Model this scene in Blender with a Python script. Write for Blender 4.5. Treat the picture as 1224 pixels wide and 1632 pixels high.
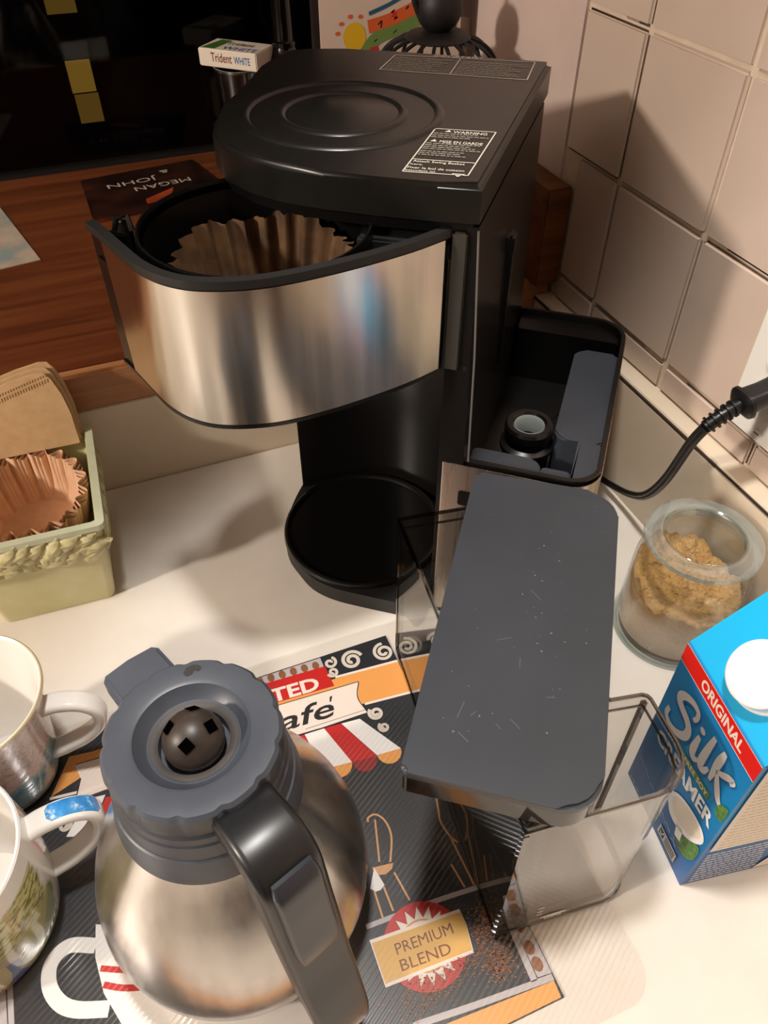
import bpy, bmesh, math, random
from mathutils import Vector, Matrix
random.seed(7)
R = math.radians
for o in list(bpy.data.objects): bpy.data.objects.remove(o)
scene = bpy.context.scene
COL = scene.collection

# ------------------------------------------------------------------ camera
PITCH, YAW, FPX = R(44.6), R(21.9), 1238.0
fw = Vector((math.sin(YAW)*math.cos(PITCH), math.cos(YAW)*math.cos(PITCH), -math.sin(PITCH)))
rt = Vector((math.cos(YAW), -math.sin(YAW), 0))
up = rt.cross(fw)
cam_d = bpy.data.cameras.new('camera'); cam = bpy.data.objects.new('camera', cam_d); COL.objects.link(cam)
cam_d.sensor_fit = 'VERTICAL'; cam_d.sensor_height = 24.0; cam_d.lens = FPX*24.0/1632.0
cam_d.clip_start = .01; cam_d.clip_end = 50
cam.matrix_world = Matrix(((rt.x, up.x, -fw.x, 0), (rt.y, up.y, -fw.y, 0), (rt.z, up.z, -fw.z, .55), (0, 0, 0, 1)))
scene.camera = cam
# ------------------------------------------------------------------ world, lights, exposure
wd = bpy.data.worlds.new('world'); scene.world = wd; wd.use_nodes = True
wd.node_tree.nodes['Background'].inputs[0].default_value = (.012, .013, .02, 1)
wd.node_tree.nodes['Background'].inputs[1].default_value = .3
def area_light(name, loc, target, size, power, col, shape='DISK'):
    l = bpy.data.lights.new(name, 'AREA'); l.shape = shape; l.size = size; l.energy = power; l.color = col
    o = bpy.data.objects.new(name, l); COL.objects.link(o); o.location = loc
    o.rotation_euler = (Vector(target)-Vector(loc)).to_track_quat('-Z', 'Y').to_euler(); return o
dl = bpy.data.lights.new('dining_lamp_light', 'POINT'); dl.energy = 112; dl.color = (1.0, .885, .78); dl.shadow_soft_size = .075
dlo = bpy.data.objects.new('dining_lamp_light', dl); COL.objects.link(dlo); dlo.location = (-1.76, .07, 1.18)
sl = bpy.data.lights.new('ceiling_spot_light', 'SPOT'); sl.energy = 58; sl.color = (1.0, .965, .92); sl.spot_size = R(44); sl.spot_blend = .42; sl.shadow_soft_size = .06
so_ = bpy.data.objects.new('ceiling_spot_light', sl); COL.objects.link(so_); so_.location = (.04, .25, 1.46)
so_.rotation_euler = (Vector((.25, .10, 0))-Vector(so_.location)).to_track_quat('-Z', 'Y').to_euler()
vs = scene.view_settings
vs.view_transform = 'Standard'; vs.look = 'None'; vs.gamma = 1.0; vs.use_curve_mapping = False
vs.exposure = 0.18

# ------------------------------------------------------------------ materials
def srgb(h):
    c = [int(h[i:i+2], 16)/255 for i in (0, 2, 4)]
    return tuple(x/12.92 if x <= .04045 else ((x+.055)/1.055)**2.4 for x in c)+(1,)
def C(c): return srgb(c) if isinstance(c, str) else (tuple(c)+(1,) if len(c) == 3 else tuple(c))
def mat(name, col, rough=.5, metal=0, spec=.5, coat=0, emit=None, es=0, sub=0):
    m = bpy.data.materials.new(name); m.use_nodes = True
    b = m.node_tree.nodes['Principled BSDF']
    b.inputs['Base Color'].default_value = C(col); b.inputs['Roughness'].default_value = rough
    b.inputs['Metallic'].default_value = metal; b.inputs['Specular IOR Level'].default_value = spec
    b.inputs['Coat Weight'].default_value = coat
    if emit: b.inputs['Emission Color'].default_value = C(emit); b.inputs['Emission Strength'].default_value = es
    return m
class N:
    """tiny node helper"""
    def __init__(s, m): s.m = m; s.t = m.node_tree; s.b = s.t.nodes.get('Principled BSDF')
    def n(s, typ, **kw):
        nd = s.t.nodes.new(typ)
        for k, v in kw.items():
            if isinstance(k, str) and hasattr(nd, k) and k not in nd.inputs: setattr(nd, k, v)
            else: nd.inputs[k].default_value = v
        return nd
    def l(s, a, b): s.t.links.new(a, b)
    def coords(s, scale=(1, 1, 1), rot=(0, 0, 0), kind='Object'):
        tc = s.n('ShaderNodeTexCoord'); mp = s.n('ShaderNodeMapping')
        mp.inputs['Scale'].default_value = scale; mp.inputs['Rotation'].default_value = rot
        s.l(tc.outputs[kind], mp.inputs['Vector']); return mp.outputs[0]
    def noise(s, v, scale, detail=4, rough=.55):
        nz = s.n('ShaderNodeTexNoise'); nz.inputs['Scale'].default_value = scale; nz.inputs['Detail'].default_value = detail
        nz.inputs['Roughness'].default_value = rough; s.l(v, nz.inputs['Vector']); return nz.outputs['Fac']
    def ramp(s, fac, stops):
        r = s.n('ShaderNodeValToRGB'); e = r.color_ramp.elements
        while len(e) < len(stops): e.new(.5)
        for i, (p, c) in enumerate(stops): e[i].position = p; e[i].color = C(c)
        s.l(fac, r.inputs[0]); return r.outputs[0]
    def bump(s, fac, strength=.2, dist=.001):
        bp = s.n('ShaderNodeBump'); bp.inputs['Strength'].default_value = strength; bp.inputs['Distance'].default_value = dist
        s.l(fac, bp.inputs['Height']); s.l(bp.outputs[0], s.b.inputs['Normal'])
def noisy(name, stops, scale, rough=.5, stretch=(1, 1, 1), metal=0, bump=0, bscale=None, spec=.5, coat=0, detail=4, rot=(0, 0, 0), bdist=.001):
    m = mat(name, (.5, .5, .5), rough, metal, spec, coat); k = N(m)
    v = k.coords(stretch, rot); f = k.noise(v, scale, detail)
    k.l(k.ramp(f, stops), k.b.inputs['Base Color'])
    if bump:
        f2 = k.noise(v, bscale or scale, 3); k.bump(f2, bump, bdist)
    return m
def clear(name, tint, gloss=.05, edge=.75, rough=.03, dens=0.0, dcol=None):
    """thin clear wall: transparent film plus surface reflection that grows towards grazing"""
    m = bpy.data.materials.new(name); m.use_nodes = True; t = m.node_tree; t.nodes.clear(); k = N(m)
    out = k.n('ShaderNodeOutputMaterial'); tr = k.n('ShaderNodeBsdfTransparent'); gl = k.n('ShaderNodeBsdfGlossy')
    tr.inputs[0].default_value = C(tint); gl.inputs['Roughness'].default_value = rough; gl.inputs[0].default_value = (1, 1, 1, 1)
    lw = k.n('ShaderNodeLayerWeight'); lw.inputs['Blend'].default_value = .5
    p = k.n('ShaderNodeMath', operation='POWER'); k.l(lw.outputs['Facing'], p.inputs[0]); p.inputs[1].default_value = 4.5
    ma = k.n('ShaderNodeMath', operation='MULTIPLY_ADD'); k.l(p.outputs[0], ma.inputs[0]); ma.inputs[1].default_value = edge; ma.inputs[2].default_value = gloss
    mx = k.n('ShaderNodeMixShader'); k.l(ma.outputs[0], mx.inputs[0]); k.l(tr.outputs[0], mx.inputs[1]); k.l(gl.outputs[0], mx.inputs[2])
    last = mx.outputs[0]
    if dens:
        df = k.n('ShaderNodeBsdfDiffuse'); df.inputs[0].default_value = C(dcol)
        m2 = k.n('ShaderNodeMixShader'); m2.inputs[0].default_value = dens; k.l(last, m2.inputs[1]); k.l(df.outputs[0], m2.inputs[2]); last = m2.outputs[0]
    k.l(last, out.inputs[0]); m['gl'] = gl.name
    return m

M = {}
M['counter'] = noisy('counter_laminate', [(.3, 'dad2c8'), (.7, 'e4ddd3')], 14, .38, bump=.02, bscale=60)
M['backsplash'] = noisy('backsplash_laminate', [(.3, 'd6c6ae'), (.7, 'e0d1bb')], 12, .4)
M['seam'] = mat('seam', '2a1c14', .7)
M['grout'] = noisy('grout', [(.3, 'cbb8a2'), (.7, 'd8c6b0')], 60, .8, bump=.3)
M['tile'] = noisy('tile_glaze', [(.3, 'c6b1a1'), (.7, 'cfbaaa')], 9, .26, bump=.05, bscale=6, bdist=.004)
M['paint'] = noisy('wall_paint', [(.3, 'c9b3a9'), (.7, 'd2bcb2')], 20, .6, bump=.05, bscale=120)
M['room'] = mat('room_paint', '7c756c', .8)
M['ceil'] = mat('ceiling_paint', 'a8a198', .9)
M['floor'] = noisy('floor_vinyl', [(.3, '8b6a4c'), (.7, 'a98462')], 6, .5)
def wood(name, a, b, c, sc=1.0, rough=.42):
    m = mat(name, a, rough, spec=.4); k = N(m)
    v = k.coords((2.2*sc, 34*sc, 34*sc)); w_ = k.noise(v, 1.6, 6, .65)
    k.l(k.ramp(w_, [(.28, c), (.5, a), (.72, b)]), k.b.inputs['Base Color']); k.bump(w_, .08, .0006); return m
M['wood'] = wood('sill_wood', '6c3a1f', '7d4828', '4a2310')
M['wood_lit_edge'] = wood('sill_nosing_wood_lit', 'b07a50', 'c08a60', '92603c')  # paler than the boards: light on the front face put into the colour
M['wood_y'] = wood('jamb_wood', '6e3e1c', '84501f', '4a260f')
M['black'] = mat('black_plastic', '0b0a0a', .28, spec=.5)
M['black_side'] = noisy('black_plastic_scuffed', [(.35, '0f0e0d'), (.65, '171514')], 9, .24, stretch=(1, 1, .25), bump=.03, bscale=200)
M['black_matte'] = mat('black_plastic_matte', '161514', .5)
M['top_black'] = noisy('machine_top_plastic', [(.3, '100f0d'), (.7, '181714')], 30, .3, bump=.04, bscale=300, bdist=.0004)
M['rubber'] = mat('black_rubber', '101011', .35)
M['gasket'] = mat('grey_silicone', '8f9694', .5)
M['greyplastic'] = noisy('carafe_grey_plastic', [(.3, '3e434c'), (.7, '484d57')], 20, .4, bump=.02, bscale=400)
M['handle'] = noisy('carafe_handle_plastic', [(.3, '17181a'), (.7, '1d1e21')], 20, .33)
M['button'] = mat('handle_button_plastic', '2c2f36', .3)
M['lidgrey'] = noisy('tank_lid_plastic', [(.3, '30343a'), (.7, '383c43')], 11, .33, bump=.02, bscale=300)
M['print_white'] = mat('white_print', 'c4bdb0', .5)
M['print_grey'] = mat('grey_print', '8b857a', .5)
def steel(name, col, rough, round_=False, lo=.86):
    """brushed steel: grain runs level, so reflections smear up and down; upright colour bands imitate further reflections"""
    m = mat(name, col, rough, 1.0); k = N(m)
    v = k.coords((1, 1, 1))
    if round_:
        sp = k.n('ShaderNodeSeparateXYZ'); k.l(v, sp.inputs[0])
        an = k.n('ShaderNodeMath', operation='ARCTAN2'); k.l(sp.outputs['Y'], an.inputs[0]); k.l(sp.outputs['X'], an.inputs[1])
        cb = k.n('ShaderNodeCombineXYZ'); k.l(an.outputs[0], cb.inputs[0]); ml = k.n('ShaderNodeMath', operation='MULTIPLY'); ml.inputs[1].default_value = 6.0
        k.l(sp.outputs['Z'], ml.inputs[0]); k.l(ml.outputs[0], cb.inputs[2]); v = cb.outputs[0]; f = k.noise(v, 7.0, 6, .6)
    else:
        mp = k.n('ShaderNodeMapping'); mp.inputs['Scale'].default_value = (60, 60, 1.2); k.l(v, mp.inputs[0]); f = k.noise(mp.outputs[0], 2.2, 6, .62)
    k.l(k.ramp(f, [(.32, tuple(x*lo for x in C(col)[:3])), (.68, C(col))]), k.b.inputs['Base Color'])  # bands in the base colour imitate reflections along the steel
    mr = k.n('ShaderNodeMapRange'); mr.inputs['To Min'].default_value = rough*.7; mr.inputs['To Max'].default_value = rough*1.3
    k.l(f, mr.inputs['Value']); k.l(mr.outputs[0], k.b.inputs['Roughness'])
    k.b.inputs['Anisotropic'].default_value = .6; k.b.inputs['Anisotropic Rotation'].default_value = .25
    tn = k.n('ShaderNodeTangent', direction_type='RADIAL', axis='Z'); k.l(tn.outputs[0], k.b.inputs['Tangent'])
    return m
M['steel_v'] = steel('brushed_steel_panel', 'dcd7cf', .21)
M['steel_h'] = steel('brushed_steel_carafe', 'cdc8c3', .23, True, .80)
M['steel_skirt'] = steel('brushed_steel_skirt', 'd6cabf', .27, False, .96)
M['filter_wet'] = noisy('wet_filter_paper', [(.3, '3c2613'), (.7, '694a2a')], 60, .75, bump=.1)
M['filter_tan'] = noisy('brown_filter_paper', [(.3, 'd0aa7c'), (.7, 'dcb98c')], 90, .8, bump=.15, bscale=400, bdist=.0003)
M['filter_pleat'] = noisy('pleated_filter_paper', [(.3, 'd8ad88'), (.7, 'e4be9c')], 90, .85, bump=.1, bscale=300, bdist=.0003)
M['crimp'] = mat('filter_crimp', '8a6438', .8)
M['planter'] = noisy('planter_glaze', [(.3, 'c4bd8c'), (.55, 'd0ca9a'), (.75, 'd8d5ae')], 22, .5, bump=.1, bscale=50)
M['planter_rim'] = noisy('planter_rim_glaze', [(.3, 'c2c8a8'), (.7, 'd0d5ba')], 40, .45)
M['leaf_relief'] = noisy('planter_relief', [(.3, 'c2a95f'), (.42, 'd2cb9c'), (.7, 'dcd8b2')], 70, .5)
M['clay'] = mat('planter_inside', '8a4a22', .8)
M['tank'] = clear('smoky_clear_plastic', (.86, .85, .835), .06, .8)
M['tank_rim'] = clear('smoky_rim_plastic', (.36, .34, .32), .16, .8)
M['glass'] = clear('clear_glass', (.982, .99, .984), .05, .8)
M['glass_edge'] = clear('thick_glass', (.80, .865, .855), .14, .85)
M['glass_flange'] = clear('frosted_glass_flange', (.86, .90, .89), .16, .8, .08, .16, 'd5dedd')
M['sheet'] = clear('ribbed_clear_sheet', (.985, .98, .975), .045, .45, .12)
k_ = N(M['sheet']); v_ = k_.coords((1, 1, 1), (0, 0, R(0)))
wv = k_.n('ShaderNodeTexWave', wave_type='BANDS', bands_direction='DIAGONAL'); wv.inputs['Scale'].default_value = 95; wv.inputs['Distortion'].default_value = 0
mp_ = k_.coords((1, -1.6, 0)); k_.l(mp_, wv.inputs['Vector'])
bp_ = k_.n('ShaderNodeBump'); bp_.inputs['Strength'].default_value = .42; bp_.inputs['Distance'].default_value = .0004
k_.l(wv.outputs['Fac'], bp_.inputs['Height']); k_.l(bp_.outputs[0], M['sheet'].node_tree.nodes[M['sheet']['gl']].inputs['Normal'])
M['win_glass'] = clear('window_glass', (.9, .9, .9), .012, .5)
M['sugar'] = noisy('brown_sugar_grain', [(.35, 'c79a55'), (.6, 'd9b06c')], 120, .9, bump=.6, bscale=260, bdist=.002)
def sugar_mat():
    m = mat('brown_sugar', 'c79a55', .9); k = N(m); v = k.coords()
    sp = k.n('ShaderNodeSeparateXYZ'); k.l(v, sp.inputs[0]); nz = k.noise(v, 40, 4)
    a = k.n('ShaderNodeMath', operation='MULTIPLY_ADD'); k.l(nz, a.inputs[0]); a.inputs[1].default_value = .03; k.l(sp.outputs['Z'], a.inputs[2])
    mr = k.n('ShaderNodeMapRange'); mr.inputs['From Min'].default_value = .055; mr.inputs['From Max'].default_value = .075; k.l(a.outputs[0], mr.inputs['Value'])
    k.l(k.ramp(mr.outputs[0], [(0, 'e6ccb2'), (.45, 'd8b48a'), (1, 'd2a666')]), k.b.inputs['Base Color'])
    k.bump(k.noise(v, 260, 5), 1.0, .004); return m
M['sugar'] = sugar_mat()
M['white_ceramic'] = mat('white_ceramic', 'f0ece6', .15, coat=.3)
M['white_plastic'] = mat('white_plastic', 'efeeec', .35)
M['outlet'] = mat('outlet_plastic', 'e6e2da', .35)
M['slot'] = mat('outlet_slot', '2b2520', .6)
M['dark_ink'] = mat('dark_ink', '1b1a1c', .5)
def glossy_ink(n, c): M[n] = mat('print_'+n, c, .42); return M[n]
for n_, c_ in dict(navy='23252b', orange='e9a357', gold='dcae58', red='c41f1c', darkred='8e1d1c', cream='efe2d8', white='f2efec', grey='b9b3b6', brown='8a5a3a', maroon='7a3a1c', tan='d9a06b', beige='cbb08d').items(): glossy_ink(n_, c_)
for n_, c_ in dict(c_blue='0a6fae', c_cyan='08b4ea', c_deep='155a9c', c_red='d9180e', c_cream='e8dccb', c_silver='d3cec8', c_green='3f6b2c', c_band='5f7a35', c_white='f4f2ef', c_orange='e8551f').items(): M[n_] = mat('carton_'+n_[2:], c_, .38)

# ------------------------------------------------------------------ mesh helpers
def mesh_obj(name, bm, m, parent=None, smooth=None):
    me = bpy.data.meshes.new(name); bm.normal_update(); bm.to_mesh(me); bm.free()
    me.materials.append(M[m] if isinstance(m, str) else m)
    if smooth is not None:
        for p in me.polygons: p.use_smooth = True
        me.set_sharp_from_angle(angle=R(smooth))
    o = bpy.data.objects.new(name, me); COL.objects.link(o); o.parent = parent
    return o
def inst(name, me, parent=None):
    o = bpy.data.objects.new(name, me); COL.objects.link(o); o.parent = parent; return o
def tag(o, label, cat, group=None, kind=None):
    if label: o['label'] = label
    if cat: o['category'] = cat
    if group: o['group'] = group
    if kind: o['kind'] = kind
    return o
def struct(o, label=None, cat=None):
    o['kind'] = 'structure'
    if label: o['label'] = label
    if cat: o['category'] = cat
    return o
def thing(name, loc, label, cat, rz=0, group=None):
    o = bpy.data.objects.new(name, None); COL.objects.link(o); o.location = loc; o.rotation_euler = (0, 0, rz)
    o.empty_display_size = .02
    return tag(o, label, cat, group)
def box_bm(x0, x1, y0, y1, z0, z1, bev=0, seg=2, bm=None):
    b = bmesh.new()
    vs_ = [b.verts.new((x, y, z)) for z in (z0, z1) for y in (y0, y1) for x in (x0, x1)]
    for f in ((0, 2, 3, 1), (4, 5, 7, 6), (0, 1, 5, 4), (2, 6, 7, 3), (0, 4, 6, 2), (1, 3, 7, 5)): b.faces.new([vs_[i] for i in f])
    if bev: bmesh.ops.bevel(b, geom=b.edges[:], offset=bev, segments=seg, affect='EDGES', clamp_overlap=True)
    return merge(bm, b)
def merge(bm, b, mx=None):
    if mx is not None: bmesh.ops.transform(b, matrix=mx, verts=b.verts)
    if bm is None: return b
    me = bpy.data.meshes.new('tmp'); b.to_mesh(me); b.free(); bm.from_mesh(me); bpy.data.meshes.remove(me); return bm
def ccw(poly):
    a = sum(poly[i][0]*poly[(i+1) % len(poly)][1]-poly[(i+1) % len(poly)][0]*poly[i][1] for i in range(len(poly)))
    return list(poly) if a > 0 else list(reversed(poly))
def prism_bm(poly, z0, z1, bev=0, seg=2, bm=None, bottom_bev=False):
    poly = ccw(poly); b = bmesh.new()
    lo = [b.verts.new((x, y, z0)) for x, y in poly]; hi = [b.verts.new((x, y, z1)) for x, y in poly]
    n = len(poly); b.faces.new(list(reversed(lo))); b.faces.new(hi)
    for i in range(n): b.faces.new((lo[i], lo[(i+1) % n], hi[(i+1) % n], hi[i]))
    if bev:
        b.edges.ensure_lookup_table()
        ed = [e for e in b.edges if all(v in set(hi) for v in e.verts) or (bottom_bev and all(v in set(lo) for v in e.verts))]
        bmesh.ops.bevel(b, geom=ed, offset=bev, segments=seg, affect='EDGES', clamp_overlap=True)
    return merge(bm, b)
def rrect(x0, x1, y0, y1, r, seg=6):
    rr = r if isinstance(r, (list, tuple)) else (r,)*4   # corners: x0y0, x1y0, x1y1, x0y1
    out = []
    for (cx, cy, a0), q in zip(((x0, y0, 180), (x1, y0, 270), (x1, y1, 0), (x0, y1, 90)), rr):
        if q <= 0: out.append((cx, cy)); continue
        ox = cx+q if cx == x0 else cx-q; oy = cy+q if cy == y0 else cy-q
        for i in range(seg+1):
            a = R(a0+90*i/seg); out.append((ox+q*math.cos(a), oy+q*math.sin(a)))
    return out
def inset_poly(poly, d):
    poly = ccw(poly); n = len(poly); out = []
    for i in range(n):
        p, q, s = Vector(poly[i-1]), Vector(poly[i]), Vector(poly[(i+1) % n])
        e1 = (q-p).normalized(); e2 = (s-q).normalized()
        n1 = Vector((-e1.y, e1.x)); n2 = Vector((-e2.y, e2.x)); b = n1+n2
        if b.length < 1e-6: b = n1
        b.normalize(); c = max(.35, b.dot(n1)); v = q+b*(d/c); out.append((v.x, v.y))
    return out
def tub_bm(poly, z0, z1, wall, floor, bm=None, lip=0):
    """open-topped vessel with real wall thickness"""
    poly = ccw(poly); inn = inset_poly(poly, wall); b = bmesh.new(); n = len(poly)
    mk = lambda P, z: [b.verts.new((x, y, z)) for x, y in P]
    a, c, d, e = mk(poly, z0), mk(poly, z1), mk(inn, z1), mk(inn, z0+floor)
    b.faces.new(list(reversed(a))); b.faces.new(e)
    for i in range(n):
        j = (i+1) % n
        b.faces.new((a[i], a[j], c[j], c[i])); b.faces.new((c[i], c[j], d[j], d[i])); b.faces.new((d[i], d[j], e[j], e[i]))
    return merge(bm, b)
def lathe_bm(prof, seg=48, bm=None, closed=False, rfun=None, loc=(0, 0, 0)):
    b = bmesh.new(); rings = []
    for r, z in prof:
        if r < 1e-6: rings.append([b.verts.new((loc[0], loc[1], z+loc[2]))]*seg)
        else:
            rings.append([b.verts.new((loc[0]+(rfun(2*math.pi*i/seg, r, z) if rfun else r)*math.cos(2*math.pi*i/seg), loc[1]+(rfun(2*math.pi*i/seg, r, z) if rfun else r)*math.sin(2*math.pi*i/seg), z+loc[2])) for i in range(seg)])
    m_ = len(rings)
    for k in range(m_ if closed else m_-1):
        A, B = rings[k], rings[(k+1) % m_]
        for i in range(seg):
            j = (i+1) % seg; f = []
            for v in (A[i], A[j], B[j], B[i]):
                if v not in f: f.append(v)
            if len(f) > 2:
                try: b.faces.new(f)
                except ValueError: pass
    bmesh.ops.recalc_face_normals(b, faces=b.faces[:])
    return merge(bm, b)
def spline(pts, n=8):
    """Catmull-Rom through the points"""
    P = [Vector(p) for p in pts]; P = [P[0]*2-P[1]]+P+[P[-1]*2-P[-2]]; out = []
    for i in range(1, len(P)-2):
        for k in range(n):
            t = k/n; a, b, c, d = P[i-1], P[i], P[i+1], P[i+2]
            out.append(.5*((2*b)+(c-a)*t+(2*a-5*b+4*c-d)*t*t+(3*b-a-3*c+d)*t**3))
    out.append(P[-2]); return out
def tube_bm(pts, rad, seg=10, bm=None, closed=False, flat=1.0):
    P = [Vector(p) for p in pts]; n = len(P); b = bmesh.new(); rings = []
    t0 = (P[1]-P[0]).normalized(); ref = Vector((0, 0, 1)) if abs(t0.z) < .9 else Vector((1, 0, 0))
    nv = (ref-t0*ref.dot(t0)).normalized()
    for i in range(n):
        a = P[(i-1) % n] if (closed or i > 0) else P[i]; c = P[(i+1) % n] if (closed or i < n-1) else P[i]
        t = (c-a).normalized(); nv = (nv-t*nv.dot(t)).normalized(); bv = t.cross(nv)
        r = rad[i] if isinstance(rad, (list, tuple)) else rad
        rings.append([b.verts.new(P[i]+nv*(r*flat*math.cos(2*math.pi*k/seg))+bv*(r*math.sin(2*math.pi*k/seg))) for k in range(seg)])
    for i in range(n if closed else n-1):
        A, B = rings[i], rings[(i+1) % n]
        for k in range(seg): b.faces.new((A[k], A[(k+1) % seg], B[(k+1) % seg], B[k]))
    if not closed: b.faces.new(list(reversed(rings[0]))); b.faces.new(rings[-1])
    bmesh.ops.recalc_face_normals(b, faces=b.faces[:])
    return merge(bm, b)
def sweep_bm(pts, side, widths, thicks, rnd=.35, bm=None, seg=3):
    """rounded-rectangle section swept along a planar path; side = the constant width direction"""
    P = [Vector(p) for p in pts]; side = Vector(side).normalized(); b = bmesh.new(); rings = []; n = len(P)
    for i in range(n):
        t = (P[min(i+1, n-1)]-P[max(i-1, 0)]).normalized(); nv = side.cross(t).normalized()
        hw, ht = widths[i]/2, thicks[i]/2; q = min(hw, ht)*2*rnd
        sec = rrect(-hw, hw, -ht, ht, q, seg)
        rings.append([b.verts.new(P[i]+side*x+nv*y) for x, y in sec])
    for i in range(n-1):
        A, B = rings[i], rings[i+1]; s = len(A)
        for k in range(s): b.faces.new((A[k], A[(k+1) % s], B[(k+1) % s], B[k]))
    b.faces.new(list(reversed(rings[0]))); b.faces.new(rings[-1])
    bmesh.ops.recalc_face_normals(b, faces=b.faces[:])
    return merge(bm, b)
def flat_bm(poly, z=0, bm=None):
    b = bmesh.new(); b.faces.new([b.verts.new((x, y, z)) for x, y in ccw(poly)])
    bmesh.ops.triangulate(b, faces=b.faces[:]); return merge(bm, b)
def ribbon_bm(pts, width, z=0, bm=None, n=6, close=False):
    P = [v.to_2d() for v in spline([(x, y, 0) for x, y in pts], n)]; b = bmesh.new(); L = []
    m_ = len(P)
    for i, p in enumerate(P):
        t = (P[min(i+1, m_-1)]-P[max(i-1, 0)])
        t = t.normalized() if t.length > 1e-9 else Vector((1, 0)); nv = Vector((-t.y, t.x))
        w_ = width(i/(m_-1)) if callable(width) else width
        L.append((b.verts.new((*(p+nv*w_/2), z)), b.verts.new((*(p-nv*w_/2), z))))
    for i in range(m_-1):
        b.faces.new((L[i][1], L[i+1][1], L[i+1][0], L[i][0]))
    bmesh.ops.recalc_face_normals(b, faces=b.faces[:])
    for f in b.faces:
        if f.normal.z < 0: f.normal_flip()
    return merge(bm, b)
def text_bm(s, size, bold=0, shear=0, align='LEFT', ext=0, spacing=1.0):
    cu = bpy.data.curves.new('t', 'FONT'); cu.body = s; cu.size = size; cu.offset = bold; cu.shear = shear; cu.align_x = align; cu.extrude = ext; cu.space_character = spacing; cu.resolution_u = 3
    o = bpy.data.objects.new('t', cu); COL.objects.link(o)
    dg = bpy.context.evaluated_depsgraph_get(); me = bpy.data.meshes.new_from_object(o.evaluated_get(dg))
    b = bmesh.new(); b.from_mesh(me); bpy.data.objects.remove(o); bpy.data.meshes.remove(me); bpy.data.curves.remove(cu); return b
def fit_text(s, x0, x1, h, bold=0, shear=0):
    """text whose ink spans x0..x1 and whose cap height is h, baseline at y=0"""
    b = text_bm(s, 1.0, bold, shear); xs = [v.co.x for v in b.verts]; ys = [v.co.y for v in b.verts]
    sx = (x1-x0)/(max(xs)-min(xs)); sy = h/max(ys); mx = min(xs)
    for v in b.verts: v.co.x = x0+(v.co.x-mx)*sx; v.co.y *= sy
    return b
def frame(o_, ex, ey):
    ex = Vector(ex).normalized(); ey = Vector(ey).normalized(); ez = ex.cross(ey)
    return Matrix(((ex.x, ey.x, ez.x, o_[0]), (ex.y, ey.y, ez.y, o_[1]), (ex.z, ey.z, ez.z, o_[2]), (0, 0, 0, 1)))

# ================================================================== THE ROOM
SX, BSX, SILL_Y, SILL_Z, WIN_Y = .459, .441, .6555, .14, 1.153
struct(mesh_obj('floor', box_bm(-2.9, .6, -2.6, .7, -.94, -.90), 'floor'))
struct(mesh_obj('ceiling', box_bm(-2.9, .6, -2.6, .7, 1.52, 1.56), 'ceil'))
struct(mesh_obj('wall_left', box_bm(-2.95, -2.9, -2.6, .7, -.94, 1.56), 'room'))
struct(mesh_obj('wall_front', box_bm(-2.95, .6, -2.65, -2.6, -.94, 1.56), 'room'))
bw = box_bm(-2.9, .6, .70, .74, 1.1, 1.56); bw = box_bm(-2.9, -1.0, .70, .74, -.94, 1.1, bm=bw); bw = box_bm(-1.0, .6, .70, .74, -.94, .06, bm=bw)
struct(mesh_obj('wall_back', bw, 'room'))
wr = struct(mesh_obj('wall_right', box_bm(.462, .52, -2.6, .668, -.94, 1.56), 'grout'))
struct(mesh_obj('wall_recess', box_bm(.4585, .52, .668, 1.25, .06, 1.12), 'paint'))
struct(mesh_obj('trim_1', box_bm(-1.05, -1.0, .66, 1.25, .06, 1.12), 'paint'))
struct(mesh_obj('trim_2', box_bm(-1.05, .52, .74, 1.25, 1.1, 1.14), 'ceil'))
M['door_white'] = mat('door_paint', 'd9d4cb', .5); M['cab_dark'] = mat('cabinet_stain', '3a2415', .5)
d1 = struct(mesh_obj('added_door', box_bm(-1.75, -.95, -2.60, -2.55, -.90, 1.15), 'door_white'))  # unseen door, added so pale bands reflect in the steel
for z0, z1 in ((-.75, .05), (.15, 1.0)):
    for x0, x1 in ((-1.68, -1.40), (-1.30, -1.02)): mesh_obj('panel', box_bm(x0, x1, -2.552, -2.54, z0, z1, .006, 1), 'door_white', d1)
struct(mesh_obj('trim_7', (lambda b: box_bm(-.95, -.87, -2.60, -2.53, -.9, 1.2, bm=b))(box_bm(-1.83, -1.75, -2.60, -2.53, -.9, 1.2)), 'cab_dark'))  # casing of the added door
c1 = struct(mesh_obj('added_cupboard', box_bm(-.55, .46, -2.60, -2.05, -.90, 1.3), 'cab_dark'))  # unseen cupboard, added to give the steel dark reflected bands
for x0, x1 in ((-.52, -.06), (-.03, .43)): mesh_obj('cupboard_door', box_bm(x0, x1, -2.05, -2.03, -.80, 1.22, .004, 1), 'cab_dark', c1)
# glazed wall tiles, each its own piece
PITCH_T, GAP = .1195, .0016
ycuts = [.668, .5775]+[.459-PITCH_T*i for i in range(5)]
zcuts = [.1215, .150]+[.270+PITCH_T*i for i in range(5)]
tile_cache = {}
for i in range(len(ycuts)-1):
    for j in range(len(zcuts)-1):
        y1, y0, z0, z1 = ycuts[i]-GAP/2, ycuts[i+1]+GAP/2, zcuts[j]+GAP/2, zcuts[j+1]-GAP/2
        if i == 0 and j <= 1: y1 = .6425
        key = (round(y1-y0, 4), round(z1-z0, 4))
        if key not in tile_cache:
            tile_cache[key] = mesh_obj('tile', box_bm(-.0036, .002, -key[0]/2, key[0]/2, -key[1]/2, key[1]/2, .0030, 3), 'tile', wr, 60); t = tile_cache[key]
        else: t = inst('tile', tile_cache[key].data, wr)
        t.location = (.4626+random.uniform(-.0004, .0004), (y0+y1)/2, (z0+z1)/2)
        t.rotation_euler = (0, random.uniform(-.006, .006), random.uniform(-.006, .006))
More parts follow.
